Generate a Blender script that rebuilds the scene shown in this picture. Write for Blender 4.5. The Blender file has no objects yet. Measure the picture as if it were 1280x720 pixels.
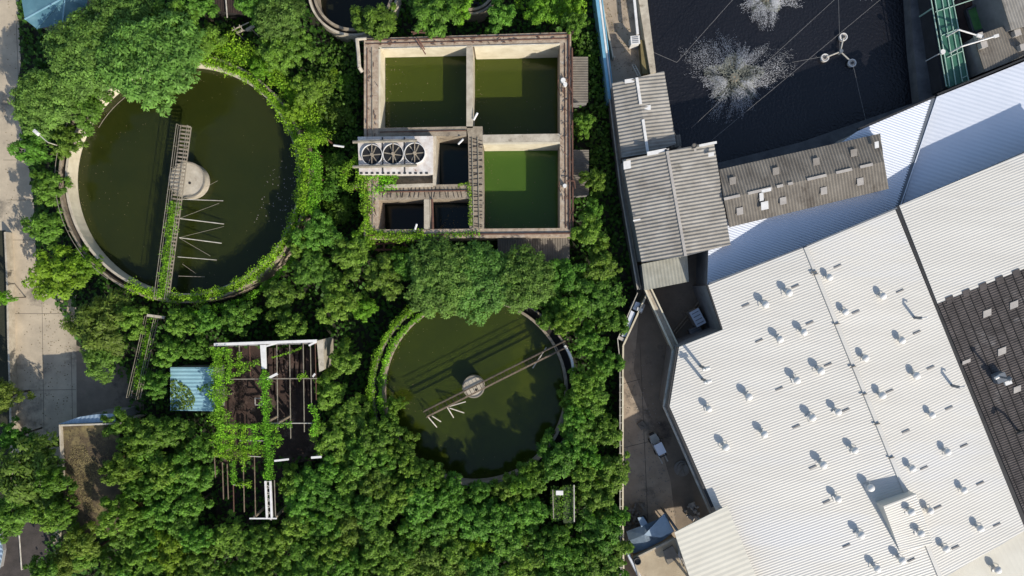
import bpy, bmesh, math, random
from mathutils import Vector, Matrix
random.seed(7)
C = bpy.context.scene.collection
H = 90.0
def P(px, py, z=0.0):
    s = (H - z) / H / 10.0
    return Vector(((px - 640) * s, (360 - py) * s, z))
def plane3(a, b, c):
    A, B, D = P(*a), P(*b), P(*c)
    n = (B - A).cross(D - A).normalized()
    def f(px, py):
        d = Vector(((px - 640) / 10 / H, (360 - py) / 10 / H, -1.0)); o = Vector((0, 0, H))
        return o + d * ((A - o).dot(n) / d.dot(n))
    return f
# ------------------------------------------------------------------ materials
M = {}
def mat(name, c1, c2=None, scale=0.6, rough=0.85, bump=0.0, metal=0.0, bscale=6.0, contrast=0.5, c3=None, s3=0.2, t3=0.55, spec=0.4, stretch=None):
    m = bpy.data.materials.new(name); m.use_nodes = True
    nt = m.node_tree; N = nt.nodes; L = nt.links
    b = N['Principled BSDF']; b.inputs['Roughness'].default_value = rough; b.inputs['Metallic'].default_value = metal
    b.inputs['Specular IOR Level'].default_value = spec
    c2 = c2 or tuple(x * 0.7 for x in c1)
    tc = N.new('ShaderNodeTexCoord'); src = tc.outputs['Object']
    if stretch:
        mp = N.new('ShaderNodeMapping'); mp.inputs['Rotation'].default_value = (0, 0, stretch[0])
        mp.inputs['Scale'].default_value = (stretch[1], 1, 1); L.new(src, mp.inputs[0]); src = mp.outputs[0]
    n = N.new('ShaderNodeTexNoise'); n.inputs['Scale'].default_value = scale; n.inputs['Detail'].default_value = 8
    n.inputs['Roughness'].default_value = 0.65; L.new(src, n.inputs['Vector'])
    r = N.new('ShaderNodeValToRGB'); r.color_ramp.elements[0].position = 0.5 - contrast * .35; r.color_ramp.elements[1].position = 0.5 + contrast * .35
    r.color_ramp.elements[0].color = (*c2, 1); r.color_ramp.elements[1].color = (*c1, 1)
    L.new(n.outputs['Fac'], r.inputs[0]); out = r.outputs[0]
    if c3:
        n3 = N.new('ShaderNodeTexNoise'); n3.inputs['Scale'].default_value = s3; n3.inputs['Detail'].default_value = 6
        n3.inputs['Roughness'].default_value = 0.7; L.new(src, n3.inputs['Vector'])
        r3 = N.new('ShaderNodeValToRGB'); r3.color_ramp.elements[0].position = t3; r3.color_ramp.elements[1].position = t3 + .12
        L.new(n3.outputs['Fac'], r3.inputs[0])
        mx = N.new('ShaderNodeMix'); mx.data_type = 'RGBA'; L.new(r3.outputs[0], mx.inputs[0]); L.new(out, mx.inputs[6]); mx.inputs[7].default_value = (*c3, 1)
        out = mx.outputs[2]
    L.new(out, b.inputs['Base Color'])
    if bump:
        n2 = N.new('ShaderNodeTexNoise'); n2.inputs['Scale'].default_value = bscale; n2.inputs['Detail'].default_value = 5; L.new(tc.outputs['Object'], n2.inputs['Vector'])
        bp = N.new('ShaderNodeBump'); bp.inputs['Strength'].default_value = bump; bp.inputs['Distance'].default_value = 0.15
        L.new(n2.outputs['Fac'], bp.inputs['Height']); L.new(bp.outputs[0], b.inputs['Normal'])
    M[name] = m; return m
def leafmat(name, c, var=0.35, yel=0.3):
    m = bpy.data.materials.new(name); m.use_nodes = True
    nt = m.node_tree; N = nt.nodes; L = nt.links
    for x in list(N): N.remove(x)
    out = N.new('ShaderNodeOutputMaterial')
    g = N.new('ShaderNodeNewGeometry'); oi = N.new('ShaderNodeObjectInfo')
    tc = N.new('ShaderNodeTexCoord'); ns = N.new('ShaderNodeTexNoise'); ns.inputs['Scale'].default_value = 0.55; ns.inputs['Detail'].default_value = 3
    L.new(tc.outputs['Object'], ns.inputs['Vector'])
    hs = N.new('ShaderNodeHueSaturation'); hs.inputs['Color'].default_value = (*c, 1)
    mr = N.new('ShaderNodeMapRange'); mr.inputs[3].default_value = 1 - var; mr.inputs[4].default_value = 1 + var
    L.new(g.outputs['Random Per Island'], mr.inputs[0])
    mo = N.new('ShaderNodeMapRange'); mo.inputs[3].default_value = 0.84; mo.inputs[4].default_value = 1.2; L.new(oi.outputs['Random'], mo.inputs[0])
    mn = N.new('ShaderNodeMapRange'); mn.inputs[1].default_value = 0.3; mn.inputs[2].default_value = 0.7; mn.inputs[3].default_value = 0.7; mn.inputs[4].default_value = 1.3; L.new(ns.outputs['Fac'], mn.inputs[0])
    a = N.new('ShaderNodeMath'); a.operation = 'MULTIPLY'; L.new(mr.outputs[0], a.inputs[0]); L.new(mo.outputs[0], a.inputs[1])
    a2 = N.new('ShaderNodeMath'); a2.operation = 'MULTIPLY'; L.new(a.outputs[0], a2.inputs[0]); L.new(mn.outputs[0], a2.inputs[1])
    L.new(a2.outputs[0], hs.inputs['Value'])
    mh = N.new('ShaderNodeMapRange'); mh.inputs[3].default_value = 0.5 - 0.03 * yel - .004; mh.inputs[4].default_value = 0.5 + .02
    ml = N.new('ShaderNodeMath'); ml.operation = 'MULTIPLY'; ml.inputs[1].default_value = 7.31; L.new(oi.outputs['Random'], ml.inputs[0])
    fr = N.new('ShaderNodeMath'); fr.operation = 'FRACT'; L.new(ml.outputs[0], fr.inputs[0]); L.new(fr.outputs[0], mh.inputs[0]); L.new(mh.outputs[0], hs.inputs['Hue'])
    d = N.new('ShaderNodeBsdfPrincipled'); d.inputs['Roughness'].default_value = 0.6; d.inputs['Specular IOR Level'].default_value = 0.25
    t = N.new('ShaderNodeBsdfTranslucent')
    L.new(hs.outputs[0], d.inputs['Base Color'])
    tm = N.new('ShaderNodeMix'); tm.data_type = 'RGBA'; tm.blend_type = 'MULTIPLY'; tm.inputs[0].default_value = 1; tm.inputs[7].default_value = (1.5, 1.5, 0.5, 1); L.new(hs.outputs[0], tm.inputs[6]); L.new(tm.outputs[2], t.inputs[0])
    mx = N.new('ShaderNodeMixShader'); mx.inputs[0].default_value = 0.3; L.new(d.outputs[0], mx.inputs[1]); L.new(t.outputs[0], mx.inputs[2]); L.new(mx.outputs[0], out.inputs[0])
    M[name] = m; return m

mat('soil', (.035, .035, .02), (.02, .022, .012), 0.4, .95, .4)
mat('concrete_road', (.52, .43, .31), (.36, .3, .22), .35, .9, .15, c3=(.17, .145, .11), s3=.16, t3=.56)
mat('yard_concrete', (.42, .335, .245), (.3, .235, .17), .5, .9, .15, c3=(.14, .115, .09), s3=.22, t3=.54)
mat('asphalt', (.26, .205, .15), (.17, .135, .1), .4, .9, .15, c3=(.075, .06, .05), s3=.2, t3=.56)
mat('shaded_path', (.075, .062, .055), (.04, .034, .03), .6, .95, .3)  # brown path tone, darkened to stand for tree shade
mat('joint', (.1, .085, .065), rough=.95)
mat('pale_concrete', (.52, .46, .36), (.33, .28, .21), .9, .85, .2, c3=(.16, .13, .09), s3=.6, t3=.6)
mat('cream_wall', (.68, .61, .46), (.5, .43, .3), .5, .8, .1, c3=(.3, .24, .14), s3=.4, t3=.64)
mat('weathered_concrete', (.36, .3, .22), (.19, .15, .105), 1.4, .9, .3, c3=(.07, .055, .045), s3=.7, t3=.56)
mat('old_wall_top', (.46, .37, .27), (.25, .175, .12), 1.8, .9, .3, c3=(.42, .36, .29), s3=1.1, t3=.55)
mat('dark_channel', (.035, .03, .028), (.02, .018, .016), 1, .9)
mat('rust', (.15, .07, .045), (.08, .042, .03), 2, .8, .2)
mat('rust_floor', (.07, .04, .03), (.025, .016, .013), .7, .9, .3, c3=(.13, .09, .07), s3=.5, t3=.55)
mat('dark_rust', (.05, .03, .022), (.02, .014, .011), .8, .9, .3)
mat('white_roof', (.62, .59, .53), (.52, .49, .435), .5, .5, stretch=(1.18, .12), contrast=.8, c3=(.56, .545, .52), s3=.08, t3=.5)
mat('cream_roof', (.62, .585, .49), (.52, .485, .4), .3, .5, contrast=.8)
mat('bluewhite_roof', (.68, .7, .75), (.6, .63, .69), .3, .45, contrast=.8, c3=(.5, .42, .34), s3=.12, t3=.72)
mat('grey_roof', (.34, .315, .275), (.21, .19, .16), .45, .8, c3=(.15, .135, .11), s3=.3, t3=.58)
mat('brown_roof', (.22, .195, .16), (.125, .108, .088), .5, .85, c3=(.09, .075, .06), s3=.3, t3=.56)
mat('pale_grey_roof', (.36, .35, .29), (.26, .25, .2), .6, .8)
mat('tile_dark', (.1, .085, .078), (.045, .038, .035), .7, .9, .2, c3=(.17, .155, .145), s3=.3, t3=.56)
mat('patch', (.45, .41, .36), (.33, .3, .27), 1.2, .7)
mat('patch_brown', (.3, .27, .23), (.22, .19, .16), 1.2, .8)
mat('white_paint', (.76, .74, .7), (.6, .57, .53), 1.2, .5)
mat('white_rusty', (.7, .67, .62), (.5, .42, .36), 1.5, .6, c3=(.25, .12, .08), s3=1.3, t3=.62)
mat('pale_rail', (.55, .52, .45), (.34, .3, .24), 1.5, .6)
mat('thin_rail', (.3, .27, .21), (.17, .14, .1), 1.5, .7)
mat('rust_rail', (.24, .18, .12), (.11, .075, .05), 1.5, .8)
mat('gutter_dark', (.03, .03, .032), (.02, .02, .02), 1, .7)
mat('gutter_grey', (.16, .18, .2), (.1, .11, .125), 1, .5)
mat('wall_grey', (.26, .25, .24), (.18, .17, .16), .7, .85)
mat('blue_paint', (.2, .42, .56), (.12, .3, .42), .5, .5)
mat('teal_roof', (.12, .25, .29), (.075, .17, .21), .35, .6, c3=(.17, .3, .33), s3=.3, t3=.56)
mat('blue_sheet', (.28, .46, .52), (.2, .36, .42), .6, .5)
mat('bluegrey_sheet', (.33, .42, .5), (.2, .27, .34), .5, .5)
mat('dark_metal', (.05, .05, .052), (.03, .03, .03), 2, .6)
mat('black_rubber', (.02, .02, .02), rough=.8)
mat('mossy', (.12, .085, .045), (.045, .034, .022), .4, .95, .3, c3=(.24, .19, .08), s3=.17, t3=.52)
mat('moss', (.22, .18, .08), (.13, .1, .045), .8, .95, .3)
mat('green_wall', (.06, .085, .03), (.03, .045, .018), .8, .9, .2)
mat('tan_slab', (.46, .38, .26), (.34, .27, .18), .4, .9, .2, c3=(.23, .18, .11), s3=.35, t3=.57)
mat('pond_bank', (.13, .13, .13), (.06, .06, .065), .5, .9, .2)
mat('bank_dark', (.035, .035, .04), (.02, .02, .022), .4, .9, .2)
mat('green_sheet', (.05, .16, .1), (.025, .09, .065), .5, .5, c3=(.13, .2, .07), s3=.25, t3=.55)
mat('green_pool', (.14, .34, .09), (.07, .18, .06), .7, .4, c3=(.25, .36, .2), s3=.5, t3=.6)
mat('green_rail', (.4, .55, .45), (.28, .4, .32), 1, .6)
mat('fork_yellow', (.5, .48, .42), (.36, .34, .3), 1.2, .6)
mat('spray', (.78, .79, .82), rough=.6)
m = M['spray']; m.node_tree.nodes['Principled BSDF'].inputs['Alpha'].default_value = .6
mat('foam', (.26, .265, .21), (.1, .105, .085), 1.4, .6, .3)
mat('bark', (.1, .075, .05), (.06, .045, .03), 3, .9, .3)
mat('wet_black', (.012, .012, .013), rough=.6)
def water(name, c1, c2, scale=.06, bump=.05, bs=2.0, rough=.12, c3=None, s3=.1, t3=.55, spec=.5, sss=0.0):
    m = mat(name, c1, c2, scale, rough, bump, 0, bs, .8, c3=c3, s3=s3, t3=t3, spec=spec)
    if sss:
        b = m.node_tree.nodes['Principled BSDF']; b.inputs['Subsurface Weight'].default_value = 1; b.inputs['Subsurface Radius'].default_value = (1, 1, .7); b.inputs['Subsurface Scale'].default_value = sss
    return m
water('water_olive', (.032, .038, .006), (.018, .026, .005), .08, spec=.3, sss=1.0)
water('water_green', (.05, .069, .004), (.024, .036, .005), .09, c3=(.06, .074, .005), s3=.06, spec=.3, sss=1.3)
water('water_cell', (.062, .08, .006), (.05, .066, .006), spec=.3, sss=.4)
water('water_bright', (.07, .135, .014), (.055, .11, .014), spec=.3, sss=.4)
water('water_teal', (.01, .022, .02), (.007, .015, .014), spec=.3)
water('water_dark', (.014, .015, .007), (.009, .01, .006), spec=.3)
water('water_black', (.0125, .0125, .0155), (.008, .008, .010), .1, .9, 3.2, .22, spec=.4)
leafmat('leaf_forest', (.104, .2, .021), .45, .4)
leafmat('leaf_fine', (.125, .22, .038), .32, .3)
leafmat('leaf_bright', (.15, .28, .018), .3, .6)
leafmat('leaf_olive', (.115, .18, .024), .35, .5)
leafmat('leaf_vine', (.16, .32, .016), .5, .3)
leafmat('leaf_dark', (.055, .12, .014), .4, .2)
# ------------------------------------------------------------------ helpers
def meta(o, label=None, cat=None, group=None, kind=None):
    if label: o['label'] = label
    if cat: o['category'] = cat
    if group: o['group'] = group
    if kind: o['kind'] = kind
    return o
def thing(name, label, cat, loc, group=None):
    o = bpy.data.objects.new(name, None); C.objects.link(o); o.location = Vector(loc); o.empty_display_size = .3
    bpy.context.view_layer.update
    return meta(o, label, cat, group)
def worldloc(o):
    v = Vector((0, 0, 0))
    while o: v += o.location; o = o.parent
    return v
def obj(name, bm, m, parent=None, origin=None, smooth=False):
    """link a bmesh given in world coordinates as one object"""
    me = bpy.data.meshes.new(name)
    bmesh.ops.recalc_face_normals(bm, faces=bm.faces)
    if parent is not None: off = worldloc(parent)
    elif origin is not None: off = Vector(origin)
    else: off = Vector((0, 0, 0))
    bmesh.ops.translate(bm, vec=-off, verts=bm.verts)
    bm.to_mesh(me); bm.free()
    if smooth:
        for p in me.polygons: p.use_smooth = True
    me.materials.append(M[m] if isinstance(m, str) else m)
    o = bpy.data.objects.new(name, me); C.objects.link(o)
    if parent is not None: o.parent = parent
    else: o.location = off
    return o
def BM(): return bmesh.new()
def prism(bm, pts, z0=None, thick=None):
    """pts: world Vectors (top); extruded down to z0 or by thick"""
    top = [bm.verts.new(p) for p in pts]
    bot = [bm.verts.new((p[0], p[1], z0 if z0 is not None else p[2] - thick)) for p in pts]
    bm.faces.new(top); bm.faces.new(bot[::-1])
    n = len(pts)
    for i in range(n): bm.faces.new((top[i], bot[i], bot[(i + 1) % n], top[(i + 1) % n]))
    return bm
def pprism(pxs, z1, z0, bm=None):
    return prism(bm or BM(), [P(x, y, z1) for x, y in pxs], z0)
def rectp(x0, y0, x1, y1): return [(x0, y0), (x1, y0), (x1, y1), (x0, y1)]
def sheet(pxs, z):
    bm = BM(); bm.faces.new([bm.verts.new(P(x, y, z)) for x, y in pxs]); return bm
def beam(bm, a, b, w=.1, h=.1):
    a, b = Vector(a), Vector(b); d = (b - a)
    if d.length < 1e-5: return bm
    d.normalize(); up = Vector((0, 0, 1)) if abs(d.z) < .95 else Vector((1, 0, 0))
    s = d.cross(up).normalized(); u = s.cross(d).normalized()
    vs = []
    for p in (a, b):
        for i, j in ((-1, -1), (1, -1), (1, 1), (-1, 1)): vs.append(bm.verts.new(p + s * (w / 2 * i) + u * (h / 2 * j)))
    for f in ((0, 1, 2, 3), (7, 6, 5, 4), (0, 4, 5, 1), (1, 5, 6, 2), (2, 6, 7, 3), (3, 7, 4, 0)): bm.faces.new([vs[k] for k in f])
    return bm
def tube(bm, a, b, r, r2=None, n=8):
    a, b = Vector(a), Vector(b); r2 = r if r2 is None else r2; d = (b - a).normalized()
    up = Vector((0, 0, 1)) if abs(d.z) < .95 else Vector((1, 0, 0)); s = d.cross(up).normalized(); u = s.cross(d)
    A = [bm.verts.new(a + (s * math.cos(t) + u * math.sin(t)) * r) for t in [2 * math.pi * k / n for k in range(n)]]
    B = [bm.verts.new(b + (s * math.cos(t) + u * math.sin(t)) * r2) for t in [2 * math.pi * k / n for k in range(n)]]
    for k in range(n): bm.faces.new((A[k], A[(k + 1) % n], B[(k + 1) % n], B[k]))
    bm.faces.new(A[::-1]); bm.faces.new(B); return bm
def path(bm, pts, r, n=6):
    for a, b in zip(pts[:-1], pts[1:]): tube(bm, a, b, r, n=n)
    return bm
def ring(bm, c, r0, r1, z0, z1, a0=0, a1=360, n=96):
    full = abs(a1 - a0) >= 359.9; k = max(3, int(n * abs(a1 - a0) / 360)); cols = []
    for i in range(k if full else k + 1):
        t = math.radians(a0 + (a1 - a0) * i / k); cs, sn = math.cos(t), math.sin(t)
        cols.append([bm.verts.new((c[0] + r * cs, c[1] + r * sn, z)) for r, z in ((r0, z0), (r1, z0), (r1, z1), (r0, z1))])
    for i in range(k):
        A, B = cols[i], cols[(i + 1) % len(cols)]
        for j in range(4): bm.faces.new((A[j], B[j], B[(j + 1) % 4], A[(j + 1) % 4]))
    if not full: bm.faces.new(cols[0][::-1]); bm.faces.new(cols[-1])
    return bm
def disc(bm, c, r, z0, z1, n=48): return prism(bm, [Vector((c[0] + r * math.cos(2 * math.pi * k / n), c[1] + r * math.sin(2 * math.pi * k / n), z1)) for k in range(n)], z0)
def clip(poly, f, keep_pos):
    out = []
    for i in range(len(poly)):
        a, b = poly[i], poly[(i + 1) % len(poly)]; fa, fb = f(a), f(b)
        if not keep_pos: fa, fb = -fa, -fb
        if fa >= 0: out.append(a)
        if (fa >= 0) != (fb >= 0): out.append(a + (b - a) * (fa / (fa - fb)))
    return out
def corr(bm, pts, u, pitch=.4, amp=.05, thick=.12):
    """really corrugated sheet over a planar polygon: u = horizontal direction across the ribs (convex outline)"""
    u = Vector((u[0], u[1], 0)).normalized(); f = lambda p: p.dot(u)
    lo, hi = min(map(f, pts)), max(map(f, pts)); h = pitch / 2; i = math.floor(lo / h)
    while i * h < hi:
        a, b = i * h, (i + 1) * h
        q = clip(clip(pts, lambda p: f(p) - a, True), lambda p: b - f(p), True)
        if len(q) >= 3:
            vs = []
            for p in q:
                t = (f(p) - a) / h; t = min(max(t, 0), 1)
                if i % 2: t = 1 - t
                vs.append(bm.verts.new(p + Vector((0, 0, amp * t))))
            bm.faces.new(vs)
        i += 1
    n = len(pts); top = [bm.verts.new(p) for p in pts]; bot = [bm.verts.new(p - Vector((0, 0, thick))) for p in pts]
    bm.faces.new(bot[::-1])
    for k in range(n): bm.faces.new((top[k], bot[k], bot[(k + 1) % n], top[(k + 1) % n]))
    return bm
def objc(name, bm, m, parent): # no normal recalculation needed for loose corrugation strips
    for fc in bm.faces:
        fc.normal_update()
    return obj(name, bm, m, parent)
def walls(bm, pts, z0=0, inset=.15, drop=.13):
    c = sum(pts, Vector()) / len(pts); q = []
    for p in pts:
        d = (c - p); d.z = 0; d.normalize(); q.append(p + d * inset - Vector((0, 0, drop)))
    n = len(q); T = [bm.verts.new(p) for p in q]; B = [bm.verts.new((p.x, p.y, z0)) for p in q]
    for k in range(n): bm.faces.new((T[k], B[k], B[(k + 1) % n], T[(k + 1) % n]))
    return bm
def dup(root, loc, rotz=0, scale=1.0, label=None, group=None, name=None, kids=True):
    r = root.copy(); C.objects.link(r); r.location = loc; r.rotation_euler = (0, 0, rotz); r.scale = (scale, scale, scale)
    if label: r['label'] = label
    if group: r['group'] = group
    for ch in list(root.children) if kids else []:
        c = ch.copy(); C.objects.link(c); c.parent = r
        for g in ch.children:
            d = g.copy(); C.objects.link(d); d.parent = c
    return r
def inpoly(x, y, poly):
    c = False; n = len(poly)
    for i in range(n):
        x1, y1 = poly[i]; x2, y2 = poly[(i + 1) % n]
        if (y1 > y) != (y2 > y) and x < (x2 - x1) * (y - y1) / (y2 - y1) + x1: c = not c
    return c
# ------------------------------------------------------------------ leaves
def rdir(zmin=-1.0):
    while True:
        v = Vector((random.uniform(-1, 1), random.uniform(-1, 1), random.uniform(-1, 1)))
        if .05 < v.length < 1:
            v.normalize()
            if v.z >= zmin: return v
def add_leaf(V, F, p, nrm, s, asp=.55, dirv=None):
    t = nrm.cross(rdir()) if dirv is None else dirv - nrm * dirv.dot(nrm)
    if t.length < 1e-3: t = Vector((1, 0, 0))
    t.normalize(); b = nrm.cross(t).normalized(); k = len(V)
    L = s * .5; W = s * .5 * asp
    V += [tuple(p - t * L), tuple(p + b * W - nrm * s * .06), tuple(p + t * L), tuple(p - b * W + nrm * s * .06)]
    F.append((k, k + 1, k + 2, k + 3))
def leafobj(name, V, F, m, parent=None, origin=(0, 0, 0)):
    me = bpy.data.meshes.new(name); o3 = Vector(origin)
    me.from_pydata([(v[0] - o3.x, v[1] - o3.y, v[2] - o3.z) for v in V], [], F); me.materials.append(M[m]); me.update()
    o = bpy.data.objects.new(name, me); C.objects.link(o)
    if parent is not None: o.parent = parent
    else: o.location = o3
    return o
def crown_data(R, hc, nclump, rc, per, leaf, rough=.35, flat=.5, lob=.2, asp=.5):
    V, F, cl = [], [], []
    ph = [random.uniform(0, 6.28) for _ in range(4)]
    for i in range(nclump):
        u = (i + .5) / nclump; th = i * 2.39996 + random.uniform(-.25, .25)
        Rm = R * (1 + lob * math.sin(3 * th + ph[0]) + lob * .6 * math.sin(5 * th + ph[1]) + lob * .4 * math.sin(2 * th + ph[2])) / (1 + lob)
        rr = Rm * math.sqrt(u) * random.uniform(.88, 1.08); rr = min(rr, R * 1.05)
        z = hc + flat * R * math.sqrt(max(0, 1 - min(1, (rr / R)) ** 2)) + random.uniform(-1, .6) * rough * rc * 2 - flat * R * .35
        c = Vector((rr * math.cos(th), rr * math.sin(th), z)); r = rc * random.uniform(.7, 1.3); cl.append(c)
        tilt = Vector((c.x, c.y, 0)) * .35 / R
        for k in range(int(per * (r / rc) ** 2)):
            d = rdir(-.45); p = c + Vector((d.x, d.y, d.z * .75)) * r * random.uniform(.55, 1.08)
            nrm = (d * .55 + Vector((0, 0, .8)) + tilt + rdir() * .5).normalized()
            add_leaf(V, F, p, nrm, leaf * random.uniform(.7, 1.4), asp, Vector((d.x, d.y, -.25)) + rdir() * .45)
    return V, F, cl
def trunk_bm(cl, hc, R):
    bm = BM(); top = Vector((random.uniform(-.2, .2), random.uniform(-.2, .2), hc * .55)); r0 = .07 + R * .045
    tube(bm, (0, 0, -.05), top, r0, r0 * .7)
    for c in random.sample(cl, min(7, len(cl))):
        mid = top.lerp(c, .5) + Vector((0, 0, .3)); tube(bm, top, mid, r0 * .5, r0 * .32, 6); tube(bm, mid, c, r0 * .32, .03, 6)
    return bm
PROTO = {}
def make_proto(kind, k, name, cat, leafm, args):
    R, hc = args[0], args[1]
    e = thing(name, 'x', cat, (0, 0, 0))
    V, F, cl = crown_data(*args)
    cr = leafobj('crown' if cat == 'tree' else 'foliage', V, F, leafm, e)
    obj('trunk' if cat == 'tree' else 'stem', trunk_bm(cl, hc, R), 'bark', e)
    PROTO.setdefault(kind, []).append([e, R, hc, False])
for k in range(6): make_proto('forest', k, 'leafy_tree', 'tree', 'leaf_forest', (3.4, 5.2, 62, .52, 74, .40, 1.15, .40, .34, .42))
for k in range(2): make_proto('fine', k, 'spreading_tree', 'tree', 'leaf_fine', (5.2, 6.0, 210, .62, 66, .34, .5, .34, .13, .42))
for k in range(2): make_proto('bright', k, 'leafy_tree', 'tree', 'leaf_bright', (3.0, 4.2, 48, .55, 74, .34, .9, .42, .26, .45))
for k in range(2): make_proto('olive', k, 'leafy_tree', 'tree', 'leaf_olive', (3.4, 4.6, 62, .55, 72, .34, .8, .42, .26, .4))
for k in range(2): make_proto('shrub', k, 'shrub', 'shrub', 'leaf_forest', (1.7, 1.5, 15, .58, 70, .30, .6, .5, .2))
for k in range(2): make_proto('brightshrub', k, 'shrub', 'shrub', 'leaf_bright', (1.7, 1.6, 15, .58, 70, .30, .6, .5, .2))
placed = []
def tree(kind, px, py, rpx, label, group=None, kk=None, base=0.0, tall=.95):
    arr = PROTO[kind]; a = arr[(len(placed) if kk is None else kk) % len(arr)]; e, R, hc, used = a
    s = rpx / 10.0 / R * .95
    s = max(.35, min(2.2, s)); sz = s if 'shrub' in kind else max(s, tall); zt = hc * sz + base
    w = P(px, py, zt); loc = (w.x, w.y, base); rz = random.uniform(0, 6.28)
    if not used:
        a[3] = True; e.location = loc; e.rotation_euler = (0, 0, rz); e.scale = (s, s, sz); e['label'] = label
        if group: e['group'] = group
        r = e
    else:
        r = dup(e, loc, rz, s, label); r.scale = (s, s, sz * random.uniform(.93, 1.07))
        if 'group' in r and not group: del r['group']
        if group: r['group'] = group
    placed.append((px, py, rpx)); return r
def band(name, label, pts, width, dens=26, leaf=.28, m='leaf_vine', h=.25, gap=0.0, cat='vines', parent=None):
    """creeper leaves spread along a path of world points"""
    V, F = [], []
    for a, b in zip(pts[:-1], pts[1:]):
        a, b = Vector(a), Vector(b); d = b - a; L = d.length
        if L < .01: continue
        s = d.cross(Vector((0, 0, 1))).normalized()
        for k in range(int(L * width * dens * 4.2) + 1):
            t = random.random(); off = (random.random() + random.random() * .7 - .85) * width * .95
            if gap and math.sin(t * L * 2 + off * 3 + a.x) > 1 - gap: continue
            p = a + d * t + s * off * (.8 + .45 * math.sin((a.x + d.x * t) * 1.9) * math.cos((a.y + d.y * t) * 2.3)) + Vector((0, 0, abs(random.gauss(0, h))- abs(off) / width * .4 * min(width, 1)))
            add_leaf(V, F, p, (Vector((0, 0, 1)) + rdir() * .8).normalized(), leaf * .8 * random.uniform(.5, 1.3), .6)
    o = leafobj(name, V, F, m, parent, pts[0] if parent is None else worldloc(parent))
    if parent is None: meta(o, label, cat, None, 'stuff')
    else: o['kind'] = 'stuff'
    return o
def patch(name, label, pxpoly, z, dens, leaf, m, h=.3, cat='ground cover', excl=None, parent=None):
    V, F = [], []
    xs = [p[0] for p in pxpoly]; ys = [p[1] for p in pxpoly]
    area = (max(xs) - min(xs)) * (max(ys) - min(ys)) / 100.0
    for k in range(int(area * dens)):
        x = random.uniform(min(xs), max(xs)); y = random.uniform(min(ys), max(ys))
        if not inpoly(x, y, pxpoly): continue
        zz = (z(x, y) if callable(z) else z) + abs(random.gauss(0, h)); w = P(x, y, zz)
        if excl and excl(w): continue
        add_leaf(V, F, w, (Vector((0, 0, 1)) + rdir() * .75).normalized(), leaf * random.uniform(.6, 1.4), .7)
    o = leafobj(name, V, F, m, parent, (0, 0, 0) if parent is None else worldloc(parent))
    if parent is None: meta(o, label, cat, None, 'stuff')
    else: o['kind'] = 'stuff'
    return o
def structure(name, bm, m): 
    o = obj(name, bm, m); o['kind'] = 'structure'; return o
# ================================================================== ground
bm = BM(); S = 700
# ground sheet with a hole region where the pond is dug: built as four quads around the pond
px0, px1, py0, py1 = P(780, 0).x, P(1190, 0).x, P(0, 232).y, P(0, -140).y
for a, b, c, d in ((-S, -S, px0, S), (px1, -S, S, S), (px0, -S, px1, py0), (px0, py1, px1, S)):
    bm.faces.new([bm.verts.new(v) for v in ((a, b, 0), (c, b, 0), (c, d, 0), (a, d, 0))])
structure('ground', bm, 'soil')
structure('pond_bed', prism(BM(), [Vector(v) for v in ((px0, py0, -1.6), (px1, py0, -1.6), (px1, py1, -1.6), (px0, py1, -1.6))], -3), 'bank_dark')
structure('water', sheet([(770, 245), (770, -150), (1200, -150), (1200, 245)], -1.2), 'water_black')
# road on the left
structure('road', sheet([(-60, -60), (22, -60), (24, 30), (26, 80), (18, 130), (32, 180), (42, 250), (44, 300), (48, 345), (95, 350), (96, 560), (60, 760), (-60, 760)], .02), 'concrete_road')
bm = BM()
for a, b in (((52, 345), (55, 540)), ((10, 392), (95, 392)), ((13, 488), (95, 487)), ((6, 300), (44, 300)), ((8, 250), (42, 250)), ((20, 20), (25, 150)), ((5, 130), (30, 130)), ((4, 200), (36, 200)), ((89, 440), (91, 540)), ((20, 600), (55, 600))):
    beam(bm, P(*a, .024), P(*b, .024), .045, .006)
structure('road_joints', bm, 'joint')
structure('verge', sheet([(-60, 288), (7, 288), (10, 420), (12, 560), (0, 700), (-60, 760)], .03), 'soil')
structure('path', sheet([(-60, 636), (64, 636), (70, 760), (-60, 760)], .04), 'shaded_path')  # dark sheet over the road end; tree shade put into its colour
structure('side_yard', sheet([(92, 430), (180, 470), (180, 545), (92, 548)], .015), 'asphalt')
structure('yard', sheet([(738, -60), (800, -60), (812, 92), (850, 180), (900, 300), (920, 420), (900, 700), (790, 760), (776, 760), (776, 430), (796, 370), (760, 125)], .02), 'yard_concrete')
structure('asphalt', sheet([(812, 300), (920, 300), (920, 700), (850, 700), (838, 600), (820, 540), (792, 462), (800, 380)], .026), 'asphalt')  # darker than the yard concrete: warehouse shade put into this sheet's colour
bm = BM()
for a, b in (((778, 560), (840, 545)), ((800, 430), (812, 700)), ((778, 480), (800, 474)), ((755, 60), (790, 58))): beam(bm, P(*a, .032), P(*b, .032), .06, .006)
structure('yard_joints', bm, 'joint')
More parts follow.
